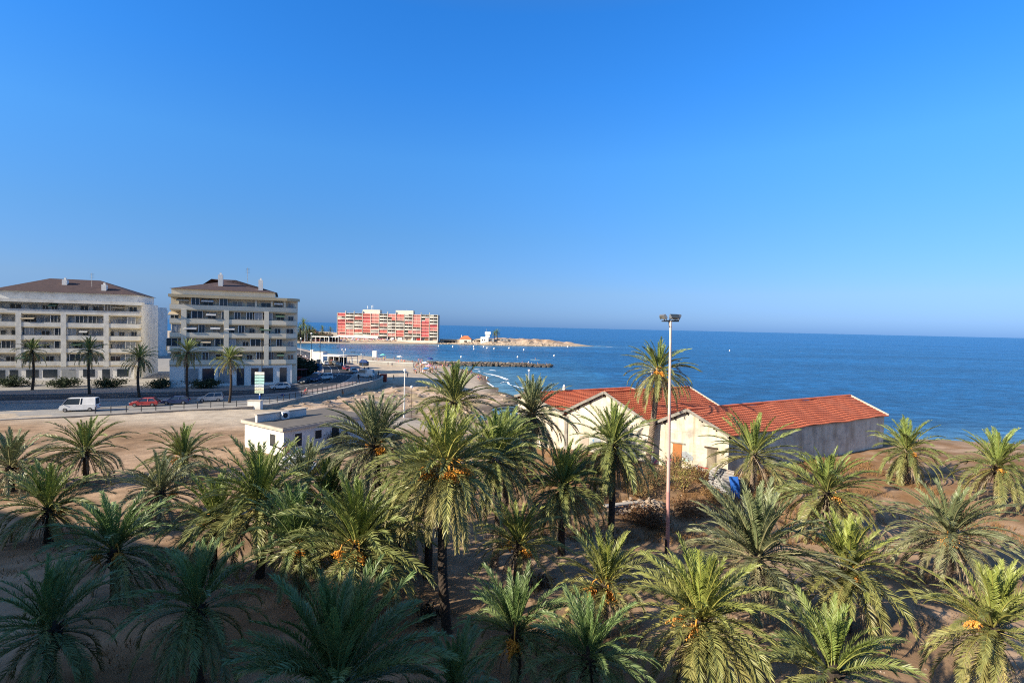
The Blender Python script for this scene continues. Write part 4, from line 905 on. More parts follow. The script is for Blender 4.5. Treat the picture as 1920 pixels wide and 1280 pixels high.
for i, (px, py, dep, r, h, lab) in enumerate(((560, 700, 142, 3.2, 6.5, 'dark bushy hedge shrub beside the rounded apartment corner'), (569, 702, 146, 3.0, 5.0, 'dark shrub on the slope above the parked dark car'), (577, 704, 150, 2.6, 4.0, 'lower dark shrub at the kerb behind the blue van'))):
    green_bush(px, py, dep, r, h, 2600, (.03, .045, .022), lab, 80+i)
for i, (px, dep, r, h, lab) in enumerate(((567, 505, 9, 7, 'broad dark tree clump below the far palms'), (598, 520, 10, 6.5, 'dark spreading tree right of the pink villa'), (609, 512, 8, 5, 'low dark tree clump behind the beach awnings'), (573, 540, 11, 10, 'tall dark tree clump left of the pink villa'))):
    x, y, z = at_base(px, dep); shrub('tree_clump', lab, (x, y, z-.2), r, h, 3200, (.05, .065, .035), wood='hedge', seed=90+i, lsz=.55)['category'] = 'tree'
for i, px in enumerate((30, 120, 205, 300, 385)):
    green_bush(px, 740, 113+i, 2.6, 2.0, 1500, (.045, .065, .03), 'clipped dark hedge bush on the plaza behind the street palms, %s' % ('at the far left', 'second from the left', 'before the white block', 'right of the white block', 'nearest the direction sign')[i], 120+i, lsz=.2)
def scatter_grass(name, n, area, col, hgt, seed, dens=None, blades=9, spread=.16):
    rg = np.random.default_rng(seed); x = rg.uniform(area[0], area[1], n); y = rg.uniform(area[2], area[3], n)
    if dens is not None: k = rg.random(n) < dens(x, y); x = x[k]; y = y[k]
    z = terrain(x, y)[0]; n = len(x); X = np.repeat(x, blades)+rg.normal(0, spread, n*blades); Y = np.repeat(y, blades)+rg.normal(0, spread, n*blades); Z = np.repeat(z, blades)-.02; m = len(X)
    h = hgt*rg.uniform(.4, 1.3, m); a = rg.uniform(0, 6.28, m); ln = rg.uniform(.1, .9, m)*h; b = rg.uniform(0, 6.28, m); w = .013+.012*rg.random(m)
    B0 = np.stack([X+np.cos(a)*w, Y+np.sin(a)*w, Z], -1); B1 = np.stack([X-np.cos(a)*w, Y-np.sin(a)*w, Z], -1); T = np.stack([X+np.cos(b)*ln, Y+np.sin(b)*ln, Z+h], -1)
    V = np.stack([B0, B1, T], 1).reshape(-1, 3); cc = np.array(col)[None]*rg.uniform(.6, 1.3, m)[:, None]; cc = cc*(1+.12*rg.normal(size=(m, 1)))*np.array([1, .97, .95])
    tag(link(name, mesh_np(name, V, [np.arange(3*m).reshape(m, 3)], [M['bush']], np.repeat(np.clip(cc, .01, 1), 3, 0))), kind='stuff')
scatter_grass('dry_grass', 5200, (-6, 40, 36, 58), (.31, .175, .075), .42, 3, lambda x, y: np.clip((fbm(x*.3, y*.3)-.36)*4.5, 0, 1)*(x > -2+.2*(y-36)), 12)
scatter_grass('sparse_grass', 7000, (-34, 40, 17, 60), (.28, .18, .085), .28, 4, lambda x, y: np.clip((fbm(x*.22+5, y*.22)-.42)*4, 0, .8), 9)
scatter_grass('shore_scrub', 1500, (-45, 5, 96, 150), (.2, .18, .07), .5, 5, lambda x, y: np.clip((fbm(x*.13, y*.13, 5)-.46)*7, 0, 1)*(terrain(x, y)[3] > .3), 9, .3)
scatter_grass('leaf_litter', 5200, (-26, 30, 15, 56), (.27, .19, .12), .05, 6, lambda x, y: np.clip((fbm(x*.35+3, y*.35)-.3)*3, 0, 1), 7, .35)
# small stones, twigs and fallen fronds on the earth
st = MB(); pr = random.Random(21)
for i in range(700):
    x, y = pr.uniform(-25, 30), pr.uniform(16, 56); st.rockblob((x, y, gz(x, y)), pr.uniform(.02, .09), pr)
tag(st.build('stones', M['rock']), kind='stuff')
st = MB()
for i in range(420):
    x = pr.uniform(-48, 2); y = pr.uniform(97, 150); zz, sd, wy, wr, ws = [float(a[0]) for a in terrain(np.array([x]), np.array([y]))]
    if sd < .5 or wr < .2: continue
    st.rockblob((x, y, zz), pr.uniform(.15, .75)*pr.random()+.1, pr, .5)
tag(st.build('shore_rocks', M['rock']), kind='stuff')
st = MB()
for i in range(520):
    x = pr.uniform(-78, 97); y = pr.uniform(532, 560); zz, sd, wy, wr, ws = [float(a[0]) for a in terrain(np.array([x]), np.array([y]))]
    if sd < -1.5 or sd > 16: continue
    st.rockblob((x, y, zz), pr.uniform(.4, 1.5), pr, .55)
tag(st.build('spit_rocks', M['rock']), kind='stuff')
for i in range(16):
    x, y = pr.uniform(-14, 14), pr.uniform(18, 40); a = pr.uniform(0, 6.28)
    V, Q, T, C = frond_set(np.random.default_rng(300+i), [dict(o=np.array([0, 0, .06]), az=a, e0=R(6), droop=R(10), L=pr.uniform(1.6, 2.8), col=np.array((.2, .14, .085)), dead=True, pairs=26, keep=.7)], .4, .03, 26)
    o = link('fallen_frond', mesh_np('fallen_frond', V, [Q, T], [M['leaf']], C)); o.location = (x, y, gz(x, y)+.05); tag(o, 'dry brown fallen palm frond lying on the bare earth of the grove', 'palm frond', 'fallen fronds on the ground')
rp = thing('rubble_heap', 'heap of pale broken rubble left of the mast in front of the gables', 'rubble', tuple(ground_at(1195, 958)))
mb = MB(); a = ground_at(1128, 962); b = ground_at(1232, 946)
for i in range(170):
    u = pr.random()**.7; c = a.lerp(b, u); x = c.x+pr.gauss(0, .3); y = c.y+pr.gauss(0, .35); mb.rockblob((x-rp.location.x, y-rp.location.y, gz(x, y)-rp.location.z+.6*math.sin(u*2.8)*pr.random()*u), pr.uniform(.08, .3), pr)
mb.build('rubble', M['rock'], rp)
sl_ = MB(); sl_.cbox((0, 0, .5), 4.2, .5, .12, Matrix.Rotation(R(3), 3, 'Y')); o = sl_.build('broken_slab', M['concrete'], rp); o.location = ground_at(1172, 955)-rp.location; o.rotation_euler.z = R(28)
# corrugated sheets and the blue panel
def corr_sheet(label, px, py, w, h, rz, tilt, m, name='corrugated_sheet'):
    p = ground_at(px, py); mb = MB(); n = 60; vs = []; fs = []
    for j in range(n+1):
        z = h*j/n; o = .03*math.sin(z*2*math.pi/.24)
        vs += [(-w/2, o, z), (w/2, o, z), (w/2, o+.012, z), (-w/2, o+.012, z)]
    for j in range(n): fs += [(4*j, 4*j+1, 4*j+5, 4*j+4), (4*j+2, 4*j+3, 4*j+7, 4*j+6)]
    mb.add(vs, fs); o = tag(mb.build(name, m), label, 'metal sheet'); o.location = p; o.rotation_euler = (R(-10), R(tilt), rz); return o
corr_sheet('pale corrugated metal sheet leaning below the lower gable', 1348, 916, 2.1, 1.9, R(-35), 5, M['corr'])
corr_sheet('shadowed corrugated metal sheet right of the pale one', 1368, 928, 1.7, 1.7, R(-25), 8, M['corr'])
bp = ground_at(1382, 934); o = tag(MB().box(-.42, .42, -.03, .03, 0, 1.9).build('blue_panel', M['bluep']), 'bright blue painted panel behind the thin open palm', 'panel'); o.location = bp; o.rotation_euler = (0, R(-12), R(-50))
rw = thing('fence', 'low rusty fence with a red rail between the shrub and the corrugated sheet', 'fence', tuple(ground_at(1308, 900))); q = ground_at(1342, 905)-rw.location
mb = MB(); mb.bar((0, 0, 1.35), q+Vector((0, 0, 1.2)), .07, .07); mb.build('rail', M['redp'], rw)
for i in range(7):
    p = q*(i/6); MB().bar(p+Vector((0, 0, -.1)), p+Vector((0, 0, 1.35-.02*i)), .05).build('post', M['wood'], rw)

# ------------------------------------------------------------------ floodlight mast and lamps
b = ground_at(1251, 1056, 5.0); tp_ = D(1257.5, 602, b.y); ms = thing('floodlight_mast', 'tall pink floodlight mast with a cluster of lamps on top', 'light mast', tuple(b))
v = tp_-b; MB().tube([(0, 0, -.2), v*.3], [.13, .115], 14).tube([v*.3, v*.62], [.113, .095], 14, 1).tube([v*.62, v], [.093, .07], 14, 2).build('pole', [flat('old_pink_paint', (.5, .27, .25)), M['mast'], flat('bleached_pink_paint', (.68, .54, .47))], ms)
MB().box(-.17, -.11, -.17, .1, .15, 1.6).build('cable_duct', M['dsteel'], ms)
v0_ = v; fr = MB(); fr.bar(v+Vector((-.45, 0, .0)), v+Vector((.52, 0, .02)), .1, .1); fr.bar(v+Vector((-.43, .5, 0)), v+Vector((.5, .5, .02)), .08, .08); fr.bar(v+Vector((-.4, 0, 0)), v+Vector((-.4, .5, 0)), .07); fr.bar(v+Vector((.43, 0, .02)), v+Vector((.43, .5, .02)), .07); fr.tube([v-Vector((0, 0, .4)), v+Vector((0, .25, .05))], .09, 8); fr.build('frame', M['dsteel'], ms)
for x, y, rx, rz_, s in ((.2, -.05, 52, 8, .72), (-.42, .1, 35, 100, .6), (.52, .2, 25, -75, .66), (-.4, .45, 40, 150, .5), (.3, .5, 45, 190, .55)):
    f = MB(); f.box(-.36*s, .36*s, -.1, .06, -.25*s, .25*s); lamp = f.build('floodlight', M['steel'], ms); lamp.location = v+Vector((x, y, .27)); lamp.rotation_euler = (R(-rx), 0, R(rz_))
    MB().box(-.33*s, .33*s, -.115, -.1, -.22*s, .22*s).build('lens', M['glass'], lamp); [MB().box(q*s, (q+.04)*s, -.03, .03, -.42*s, -.2*s).build('bracket', M['steel'], lamp) for q in (-.3, .26)]
def lamp_post(label, px, ptop, dep, zg, kind='globe', m='wpole', r=.09, arm=1):
    tp = D(px, ptop, dep); t = thing('street_lamp', label, 'street lamp', (tp.x, dep, zg), 0); h = tp.z-zg
    MB().tube([(0, 0, 0), (0, 0, .8), (0, 0, h)], [r*1.7, r*1.2, r*.75], 9).build('pole', M[m], t)
    if kind == 'globe':
        for s in ((-1, 1) if arm == 2 else (0,)):
            if s: MB().tube([(0, 0, h-.5), (s*.45, 0, h-.35), (s*.55, 0, h)], .04, 6).build('arm', M[m], t)
            MB().lathe([(.03, 0), (.2, .1), (.28, .3), (.2, .5), (.02, .58)], 12, (s*.55, 0, h)).build('lamp_globe', M['lampglass'], t)
    else:
        MB().tube([(0, 0, h-.3), (.3, 0, h), (1.5*arm, 0, h+.12)], .05, 6).build('arm', M[m], t); MB().cbox((1.7*arm, 0, h+.1), .8, .28, .14).build('lamp_head', M['dsteel'] if m != 'wpole' else M['white'], t)
    return t
lamp_post('white lamp post standing on the rocky shore behind the grove', 759, 697, 92, gz(-19.3, 92)-.1, r=.11)
lamp_post('lamp post seen over the left end of the red roof', 992, 697, 112, 1.0, r=.08)
lamp_post('lamp post just left of the tallest palm, behind the red roof', 1221.5, 698, 84, 3.0, r=.08)
lamp_post('white double-globe lamp post by the beach bar at the parked cars', 645, 657, 172, RZ, arm=2, r=.13)
lamp_post('double-globe lamp post below the white lifeguard sign', 680.5, 666, 186, RZ, arm=2, r=.1)
lamp_post('grey street lamp in the middle of the road bend', 600.5, 636, 150, RZ, 'arm', 'steel', r=.11)
lamp_post('dark lamp post left of the blue van', 584, 627, 158, RZ, 'globe', 'dsteel', r=.09)
lamp_post('thin white pole left of the dark lamp post', 564.5, 636, 190, RZ, 'globe', 'wpole', r=.08)
lamp_post('tall thin street lamp in front of the cream apartment facade', 491.5, 646, 106, RZ, 'arm', 'dsteel', r=.08)
for i, (px, dep) in enumerate(((572, 470), (583.5, 480), (576, 500))): lamp_post('white beach lamp post far across the bay, %s' % ('leftmost of three', 'nearest the red building', 'in the middle of three')[i], px, 626-(i == 0)*8, dep, 2.4, 'globe', r=.2)
lamp_post('thin brown pole on the rocks right of the white lamp post', 772, 728, 98, gz(-19, 98)-.1, 'none' if 0 else 'globe', 'wood', r=.04)

# ------------------------------------------------------------------ road sign gantry, bin, kiosks
b = P(487, 763, RZ-.3); t = thing('direction_sign', 'tall blue-footed pole with a stack of seven direction panels', 'road sign', (b.x, b.y, RZ-.3))
zt = D(487, 697, b.y).z-RZ+.3; MB().tube([(0, 0, 0), (0, 0, 2.2)], .15, 10).build('pole_foot', M['bluep'], t); MB().tube([(0, 0, 2.2), (0, 0, zt)], .1, 10).build('pole', M['wpole'], t)
for i, c in enumerate(((.72, .74, .7), (.42, .66, .62), (.36, .66, .6), (.4, .68, .64), (.5, .6, .68), (.66, .64, .5), (.5, .6, .44))):
    z1 = zt-.03-i*.57; p = MB().box(-.88, .86-.06*(i > 3), -.16, -.1, z1-.47, z1).build('panel', flat('sign_panel_%d' % i, c, .4), t)
    m_ = MB(); m_.box(-.55, -.45, -.165, -.161, z1-.33, z1-.15); m_.box(-.3, .55-.1*(i % 3), -.165, -.161, z1-.27, z1-.2); m_.build('lettering', flat('sign_ink', (.16, .2, .22)), p)
    MB().box(-.9, .88-.06*(i > 3), -.1, -.08, z1-.49, z1+.02).build('back_frame', M['steel'], p)
b = P(530, 752, RZ-1.2); q = thing('bin', 'dark blue domed bin with a white label against the stone wall', 'bin', (b.x, b.y, max(2.6, gz(b.x, b.y))))
b = q.location; MB().lathe([(.42, 0), (.5, .1), (.52, 1.2), (.42, 1.5), (.2, 1.68), (.02, 1.72)], 16).build('body', flat('navy_plastic', (.015, .03, .14)), q); MB().box(-.2, .2, -.56, -.5, .5, 1.0).build('label_plate', M['white'], q); MB().box(-.25, .25, -.52, -.42, 1.18, 1.34).build('slot', M['dark'], q)
rr = P(483, 775, 3.2); o = thing('utility_cabinet', 'grey concrete utility cabinet below the direction sign', 'cabinet', (rr.x, rr.y, gz(rr.x, rr.y)-.1)); MB().box(-1.6, .7, -.5, .5, 0, 1.6).build('body', M['dwhite'], o); MB().box(-1.7, .8, -.6, .6, 1.6, 1.72).build('lid', M['concrete'], o)
b = P(718, 716.5, 2.6); o = thing('red_container', 'dark red container on the sand beyond the end of the stone wall', 'container', (b.x, b.y, 2.5), R(8)); MB().box(-.95, .95, 0, 2.4, 0, 2.45).build('body', flat('oxide_red', (.3, .045, .03)), o)
rib = MB(); [rib.box(-.9+.2*i, -.82+.2*i, -.04, -.002, .08, 2.35) for i in range(9)]; rib.build('rib', flat('oxide_red', (.3, .045, .03)), o)
# red-fronted terrace and white ramp beside the cream block
b = P(549, 716, RZ); o = thing('terrace_bar', 'street terrace with a red front beside the cream apartment block', 'kiosk', (b.x, b.y+2, RZ), R(-4)); MB().box(-2.6, 1.6, 0, .15, 0, 1.3).build('front_panel', M['redp'], o); MB().box(-2.6, 1.6, 2.6, 2.8, 0, 3).build('back_wall', M['dark'], o); MB().box(-2.8, 1.8, .1, 3, 3, 3.12).build('awning', flat('maroon_awning', (.16, .03, .035)), o)
for x in (-2.5, -.5, 1.5): MB().box(x-.05, x+.05, .03, .13, 1.3, 3).build('post', M['dsteel'], o)
MB().box(-3.4, -2.7, -.2, .0, 0, 5.0).build('sign_column', M['redp'], o)
b = P(527, 718, RZ); o = thing('ramp', 'white walled stair ramp in front of the cream apartment block', 'ramp', (b.x, b.y+1, RZ), R(-4)); MB().add([(-1.9, 0, 0), (1.6, 0, 0), (1.6, 0, 1.0), (.6, 0, 1.6), (-.6, 0, 2.0), (-1.9, 0, 1.9), (-1.9, .2, 0), (1.6, .2, 0), (1.6, .2, 1.0), (.6, .2, 1.6), (-.6, .2, 2.0), (-1.9, .2, 1.9)], [(0, 1, 2, 3, 4, 5), (11, 10, 9, 8, 7, 6), (1, 7, 8, 2), (2, 8, 9, 3), (3, 9, 10, 4), (4, 10, 11, 5), (5, 11, 6, 0)]).build('side_wall', M['white'], o)
for i in range(6): MB().box(-1.8, 1.5-.35*i, .2, 1.6, .17*i, .17*i+.17).build('step', M['concrete'], o)
# beach bar
b = P(620, 684, RZ); o = thing('beach_bar', 'open beach bar with a flat white roof beyond the parked cars', 'beach bar', (b.x, b.y, RZ), R(-12)); MB().box(-4.5, 3.5, 0, 6, 3.2, 3.45).build('roof', M['white'], o)
for x in (-4.2, -1.6, 1, 3.2):
    for y in (.3, 5.6): MB().box(x-.08, x+.08, y, y+.16, 0, 3.2).build('post', M['white'], o)
MB().box(-4, 1.5, 3, 3.2, 0, 1.2).build('counter', M['wood'], o); MB().box(-4.2, 3, 5.8, 5.95, 0, 2.6).build('back_wall', M['dark'], o)
b = P(646, 682, RZ); o = thing('pergola', 'dark-roofed pergola between the beach bar and the low sea wall', 'pergola', (b.x, b.y, RZ), R(-12)); MB().box(-2.2, 3.4, 0, 4, 2.9, 3.1).build('roof', flat('navy_canvas', (.03, .04, .08)), o)
for x in (-2.1, .6, 3.3):
    for y in (.1, 3.8): MB().box(x-.07, x+.07, y, y+.14, 0, 2.9).build('post', M['white'], o)
b = P(596, 680, RZ); o = thing('delivery_box', 'pale blue-white box kiosk left of the beach bar', 'kiosk', (b.x, b.y, RZ), R(-12)); MB().box(-2.2, 2.2, 0, 3, 0, 4.2).build('body', M['white'], o); MB().box(-3.4, -2.3, .2, 1.2, 0, 5).build('side_post', M['white'], o); MB().box(-2.3, 2.3, -.1, 3.1, 4.2, 4.32).build('roof', M['concrete'], o)
b = P(690, 679, 3.2); o = thing('lifeguard_tower', 'white box lifeguard tower on stilts at the beach', 'lifeguard tower', (b.x, b.y+10, 3.2)); b = o.location; h_ = D(690, 670, b.y).z-3.2; hh = D(690, 657.5, b.y).z-3.2; MB().box(-.95, .95, 0, 1.9, h_, hh).build('cabin', M['white'], o)
for x in (-.8, .75):
    for y in (.1, 1.7): MB().bar((x*1.1, y, -.5), (x, y, h_), .1).build('leg', M['wood'], o)
MB().box(-.6, .6, -.03, 0, h_+.35, h_+.5).build('window', M['dark'], o)
a, b = P(654, 676, 3.6), P(775, 683.5, 3.4); L = (b-a); o = thing('promenade_wall', 'long low grey promenade wall with a white top along the beach', 'wall', (a.x, a.y, 2.6), math.atan2(L.y, L.x)); MB().box(0, L.length, 0, .4, -1, 1.3).build('wall', M['plaza'], o); MB().box(-.1, L.length+.1, -.08, .5, 1.3, 1.42).build('coping', M['white'], o)
for i, (px, py, w, lab) in enumerate(((680, 686, 1.6, 'blue tarpaulin-covered stall by the double-globe lamp'),)):
    b = P(px, py, RZ); o = thing('covered_stall', lab, 'stall', (b.x, b.y, RZ), R(-10)); MB().add([(-w, 0, 1.2), (w, 0, 1.2), (w, 2.2, 1.2), (-w, 2.2, 1.2), (-w*.7, 1.1, 2.3), (w*.5, 1.1, 2.2)], [(0, 1, 5, 4), (1, 2, 5), (2, 3, 4, 5), (3, 0, 4)]).build('cover', flat('navy_tarp', (.02, .05, .16)), o); MB().box(-w*.9, w*.9, .2, 2, 0, 1.2).build('counter', M['dsteel'], o)

# ------------------------------------------------------------------ breakwater
a, b = P(800, 681.5, .6), P(1036, 685.2, .6); bw_ = thing('breakwater', 'dark rock breakwater with a pale top running out into the sea', 'breakwater', tuple(a)); L = b-a; mb = MB(); dr = L.normalized(); nr = Vector((-dr.y, dr.x, 0))
for i in range(720):
    u = pr.random(); q = pr.uniform(-1, 1); p = dr*(u*L.length)+nr*q*3.3; zz = 1.2*(1-abs(q)**1.6)*(1 if u < .82 else .6)-.5; mb.rockblob((p.x, p.y, zz), pr.uniform(.55, 1.15), pr, .75)
mb.build('rocks', M['drock'], bw_)
mb = MB()
for i in range(420):
    u = pr.random()*.8; p = dr*(u*L.length)+nr*pr.uniform(-.8, 2.4); mb.rockblob((p.x, p.y, .85), pr.uniform(.4, .8), pr, .55)
mb.build('pale_rocks', M['rock'], bw_)

# ------------------------------------------------------------------ people: one continuous skinned body per pose
def skin_body(nodes, edges):
    names = list(nodes); me = bpy.data.meshes.new('skeleton'); me.from_pydata([nodes[n][0] for n in names], [], []); me = bpy.data.meshes.new('skeleton')
    me.from_pydata([nodes[n][0] for n in names], [(names.index(a), names.index(b)) for a, b in edges], [])
    o = bpy.data.objects.new('skeleton', me); COL.objects.link(o); o.modifiers.new('Skin', 'SKIN'); o.modifiers.new('Sub', 'SUBSURF').levels = 1
    for i, n in enumerate(names): r = nodes[n][1]; me.skin_vertices[0].data[i].radius = (r, r) if not hasattr(r, '__len__') else r; me.skin_vertices[0].data[i].use_root = (n == 'pelvis')
    dg = bpy.context.evaluated_depsgraph_get(); dg.update(); m2 = bpy.data.meshes.new_from_object(o.evaluated_get(dg)); bpy.data.objects.remove(o); return m2
def pose(kind):
    N = dict(pelvis=((0, 0, .95), (.15, .11)), waist=((0, 0, 1.1), (.135, .1)), chest=((0, .0, 1.32), (.17, .115)), neck=((0, .0, 1.48), .058), jaw=((0, -.025, 1.57), (.075, .085)), head=((0, -.01, 1.66), (.082, .1)), crown=((0, .0, 1.745), (.05, .06)), nose=((0, -.115, 1.635), .014))
    for s, n in ((-1, 'l'), (1, 'r')):
        k = s if kind == 'walk' else 0
        N['hip'+n] = ((s*.095, 0, .88), .098); N['knee'+n] = ((s*.105, -.05-.13*k, .49), .062); N['ankle'+n] = ((s*.105, .02-.2*k+(.12 if k < 0 else 0), .09), .04); N['toe'+n] = ((s*.12, -.15-.2*k+(.1 if k < 0 else 0), .035), .033)
        N['sho'+n] = ((s*.185, 0, 1.41), .062); N['elb'+n] = ((s*.25, .03+.1*k, 1.13), .043); N['wri'+n] = ((s*.25, -.08+.16*k, .9), .03); N['hand'+n] = ((s*.25, -.11+.18*k, .81), (.034, .022))
        if kind == 'sit':
            N['hip'+n] = ((s*.1, -.04, .9), .098); N['knee'+n] = ((s*.13, -.45, .92), .066); N['ankle'+n] = ((s*.12, -.5, .5), .043); N['toe'+n] = ((s*.12, -.66, .44), .035); N['wri'+n] = ((s*.2, -.35, 1.02), .03); N['hand'+n] = ((s*.17, -.42, 1.0), (.034, .022))
        if kind == 'ride':
            N['knee'+n] = ((s*.1, -.4, .78-.1*s), .066); N['ankle'+n] = ((s*.1, -.22, .4-.14*s), .043); N['toe'+n] = ((s*.1, -.38, .36-.14*s), .034); N['sho'+n] = ((s*.18, -.3, 1.33), .06); N['elb'+n] = ((s*.24, -.47, 1.16), .043); N['wri'+n] = ((s*.22, -.66, 1.1), .03); N['hand'+n] = ((s*.22, -.73, 1.08), (.034, .022))
    if kind == 'ride':
        for n, p in (('waist', (0, -.1, 1.08)), ('chest', (0, -.26, 1.24)), ('neck', (0, -.38, 1.39)), ('jaw', (0, -.46, 1.46)), ('head', (0, -.46, 1.55)), ('crown', (0, -.45, 1.64)), ('nose', (0, -.57, 1.53))): N[n] = (p, N[n][1])
    E = [('pelvis', 'waist'), ('waist', 'chest'), ('chest', 'neck'), ('neck', 'jaw'), ('jaw', 'head'), ('head', 'crown'), ('head', 'nose')]
    for n in 'lr': E += [('pelvis', 'hip'+n), ('hip'+n, 'knee'+n), ('knee'+n, 'ankle'+n), ('ankle'+n, 'toe'+n), ('chest', 'sho'+n), ('sho'+n, 'elb'+n), ('elb'+n, 'wri'+n), ('wri'+n, 'hand'+n)]
    return skin_body(N, E), N
POSE = {k: pose(k) for k in ('stand', 'walk', 'sit', 'ride')}
M['skin'] = mat('skin', (.52, .3, .2), (.46, .26, .17), 5, .6); M['hair'] = mat('hair', (.05, .03, .02), (.03, .02, .015), 20, .7)
CLOTH = {k: flat('cloth_'+k, v, .85) for k, v in dict(red=(.55, .04, .05), white=(.75, .74, .72), navy=(.03, .05, .14), black=(.02, .02, .022), blue=(.08, .2, .5), pink=(.7, .3, .38), orange=(.6, .24, .06), green=(.08, .25, .12), grey=(.28, .28, .29), yellow=(.65, .5, .1)).items()}
_pm = {}
def person_mesh(kind, top, bottom, hat=None):
    key = (kind, top, bottom, hat)
    if key in _pm: return _pm[key]
    me0, N = POSE[kind]; me = me0.copy(); me.name = 'person'; me.materials.clear()
    for m in (M['skin'], CLOTH.get(top, M['skin']), CLOTH.get(bottom, M['skin']), M['hair'] if not hat else CLOTH[hat]): me.materials.append(m)
    pv = Vector(N['pelvis'][0]); ch = Vector(N['chest'][0]); hd = Vector(N['head'][0]); mi = []
    for p in me.polygons:
        c = p.center; i = 0
        if (c-hd).length < .2 and c.z > hd.z-.06 and (c.y > hd.y-.03 or c.z > hd.z+.055): i = 3
        elif c.z > pv.z+.05 and c.z < ch.z+.14 and (c-ch).length < .42 and abs(c.x) < .245: i = 1
        elif (c.z > pv.z-.34 if kind in ('stand', 'walk') else c.y > pv.y-.3) and (c-pv).length < .36 and abs(c.x) < .2: i = 2
        mi.append(i)
    me.polygons.foreach_set('material_index', mi); me.polygons.foreach_set('use_smooth', [True]*len(mi)); _pm[key] = me; return me
def person(label, loc, rz, kind='stand', top='white', bottom='navy', hat=None, group=None, s=1.0):
    o = link('person', person_mesh(kind, top, bottom, hat)); o.location = loc; o.rotation_euler = (0, 0, rz); o.scale = (s,)*3; return tag(o, label, 'person', group)
pr = random.Random(99)
tops = ['skin', 'skin', 'white', 'red', 'pink', 'blue', 'black', 'yellow']; bots = ['red', 'navy', 'blue', 'black', 'pink', 'orange', 'green', 'white']
def crowd(n, box, label, group, zfun, sit=.25, dark=False):
    for i in range(n):
        px, py = pr.uniform(box[0], box[2]), pr.uniform(box[1], box[3]); z = zfun(px, py); p = P(px, py, z); k = 'sit' if pr.random() < sit else pr.choice(('stand', 'walk'))
        j = pr.randrange(8); o = person(label, (p.x, p.y, z-(.46 if k == 'sit' else .02)), pr.uniform(0, 6.28), k, tops[j] if not dark else pr.choice(('black', 'navy', 'white', 'grey')), bots[(j*3+1) % 8] if not dark else 'navy', None, group, pr.uniform(.92, 1.06))
_RD = np.concatenate([np.arange(90, 330, 1.0), np.arange(330, 640, 1.5)])
def zg_at(px, py):      # height of the ground where the sight line first meets it
    d = ray(px, py); k = _RD/d.y; z = np.maximum(terrain(d.x*k, _RD)[0], .0); h = np.nonzero(CAMZ+d.z*k <= z)[0]
    return float(CAMZ+d.z*k[h[0]]) if len(h) else .05
crowd(54, (776, 683, 810, 703), 'beachgoer in the dense cluster on the sand before the breakwater', 'beachgoers before the breakwater', zg_at)
crowd(30, (808, 685, 850, 701), 'beachgoer spread along the sand right of the dense cluster', 'beachgoers right of the cluster', zg_at)
crowd(26, (738, 677, 802, 686), 'beachgoer in the row along the sand behind the promenade wall', 'beachgoers behind the promenade wall', zg_at)
crowd(12, (700, 671, 742, 678), 'beachgoer at the far end of the promenade wall', 'beachgoers at the wall end', zg_at)
crowd(9, (895, 709, 914, 715), 'bather standing at the edge of the surf', 'bathers at the surf edge', zg_at, 0)
crowd(6, (868, 698, 884, 703), 'bather walking on the wet sand left of the surf bathers', 'bathers on the wet sand', zg_at, 0)
crowd(13, (560, 671, 580, 675), 'pedestrian in the far promenade group above the dark hedge', 'pedestrians above the hedge', lambda a, b: RZ, 0, True)
crowd(56, (596, 637.5, 705, 642), 'tiny bather on the far beach in front of the red building', 'bathers on the far beach', zg_at, .3)
crowd(30, (705, 637.5, 745, 640), 'tiny bather on the far sand below the middle of the red building', 'bathers below the red building', zg_at, .3)
crowd(28, (562, 636.5, 598, 642.5), 'tiny bather on the far left beach below the awnings', 'bathers below the awnings', zg_at, .3)
for i, (px, kd, top, lab) in enumerate(((979, 'stand', 'pink', 'person in pink standing on the breakwater, leftmost of five'), (991, 'stand', 'white', 'person in white standing on the breakwater, second of five'), (997, 'sit', 'white', 'person in white sitting on the breakwater, middle of five'), (1008, 'sit', 'skin', 'bare-chested person sitting on the breakwater, fourth of five'), (1024, 'sit', 'grey', 'person in grey sitting on the breakwater, nearest its end'))):
    p = P(px, 682+(px-979)*.016, 1.5); person(lab, (p.x, p.y, 1.2-(.46 if kd == 'sit' else 0)), pr.uniform(0, 6), kd, top, 'navy')
p = P(833.5, 681, 1.8); person('person in pink on the near end of the breakwater', (p.x, p.y, 1.6), 1, 'stand', 'pink', 'white')
p = P(643, 742.5, 2.9); g_ = gz(p.x, p.y); p = P(643, 742.5, g_); person('man with white hat and orange shorts walking below the stone wall', (p.x, p.y, p.z), R(100), 'walk', 'skin', 'orange', 'white')
for px, py, lab, t_, b_ in ((738, 712.5, 'lone walker in dark clothes on the shaded sand right of the red container', 'black', 'black'), (764, 708, 'walker in black on the shaded sand beside the white lamp post', 'black', 'navy'), (735, 687.5, 'dark figure in front of the promenade wall', 'navy', 'black'), (727.5, 686, 'dark figure further left at the promenade wall', 'black', 'navy')):
    z = zg_at(px, py); p = P(px, py, z); person(lab, (p.x, p.y, z), pr.uniform(0, 6), 'walk', t_, b_)
for px, py, lab, t_ in ((514.5, 717, 'pedestrian in black on the pavement by the white ramp', 'black'), (674, 700, 'pedestrian in dark clothes left of the white van', 'navy'), (683, 697, 'pedestrian in dark clothes behind the white van', 'black'), (690.5, 697.5, 'pedestrian in navy right of the white van', 'navy'), (543, 716, 'seated-looking pedestrian in black beside the terrace', 'black'), (655, 683, 'pedestrian in white between the parked cars and the pergola', 'white'), (632, 684, 'pedestrian in pink by the double-globe lamp', 'pink'), (636, 684, 'pedestrian in white by the double-globe lamp', 'white'), (601, 709, 'pedestrian in a white shirt beside the blue van', 'white')):
    p = P(px, py, RZ+.1); person(lab, p, pr.uniform(0, 6), 'stand', t_, 'navy')
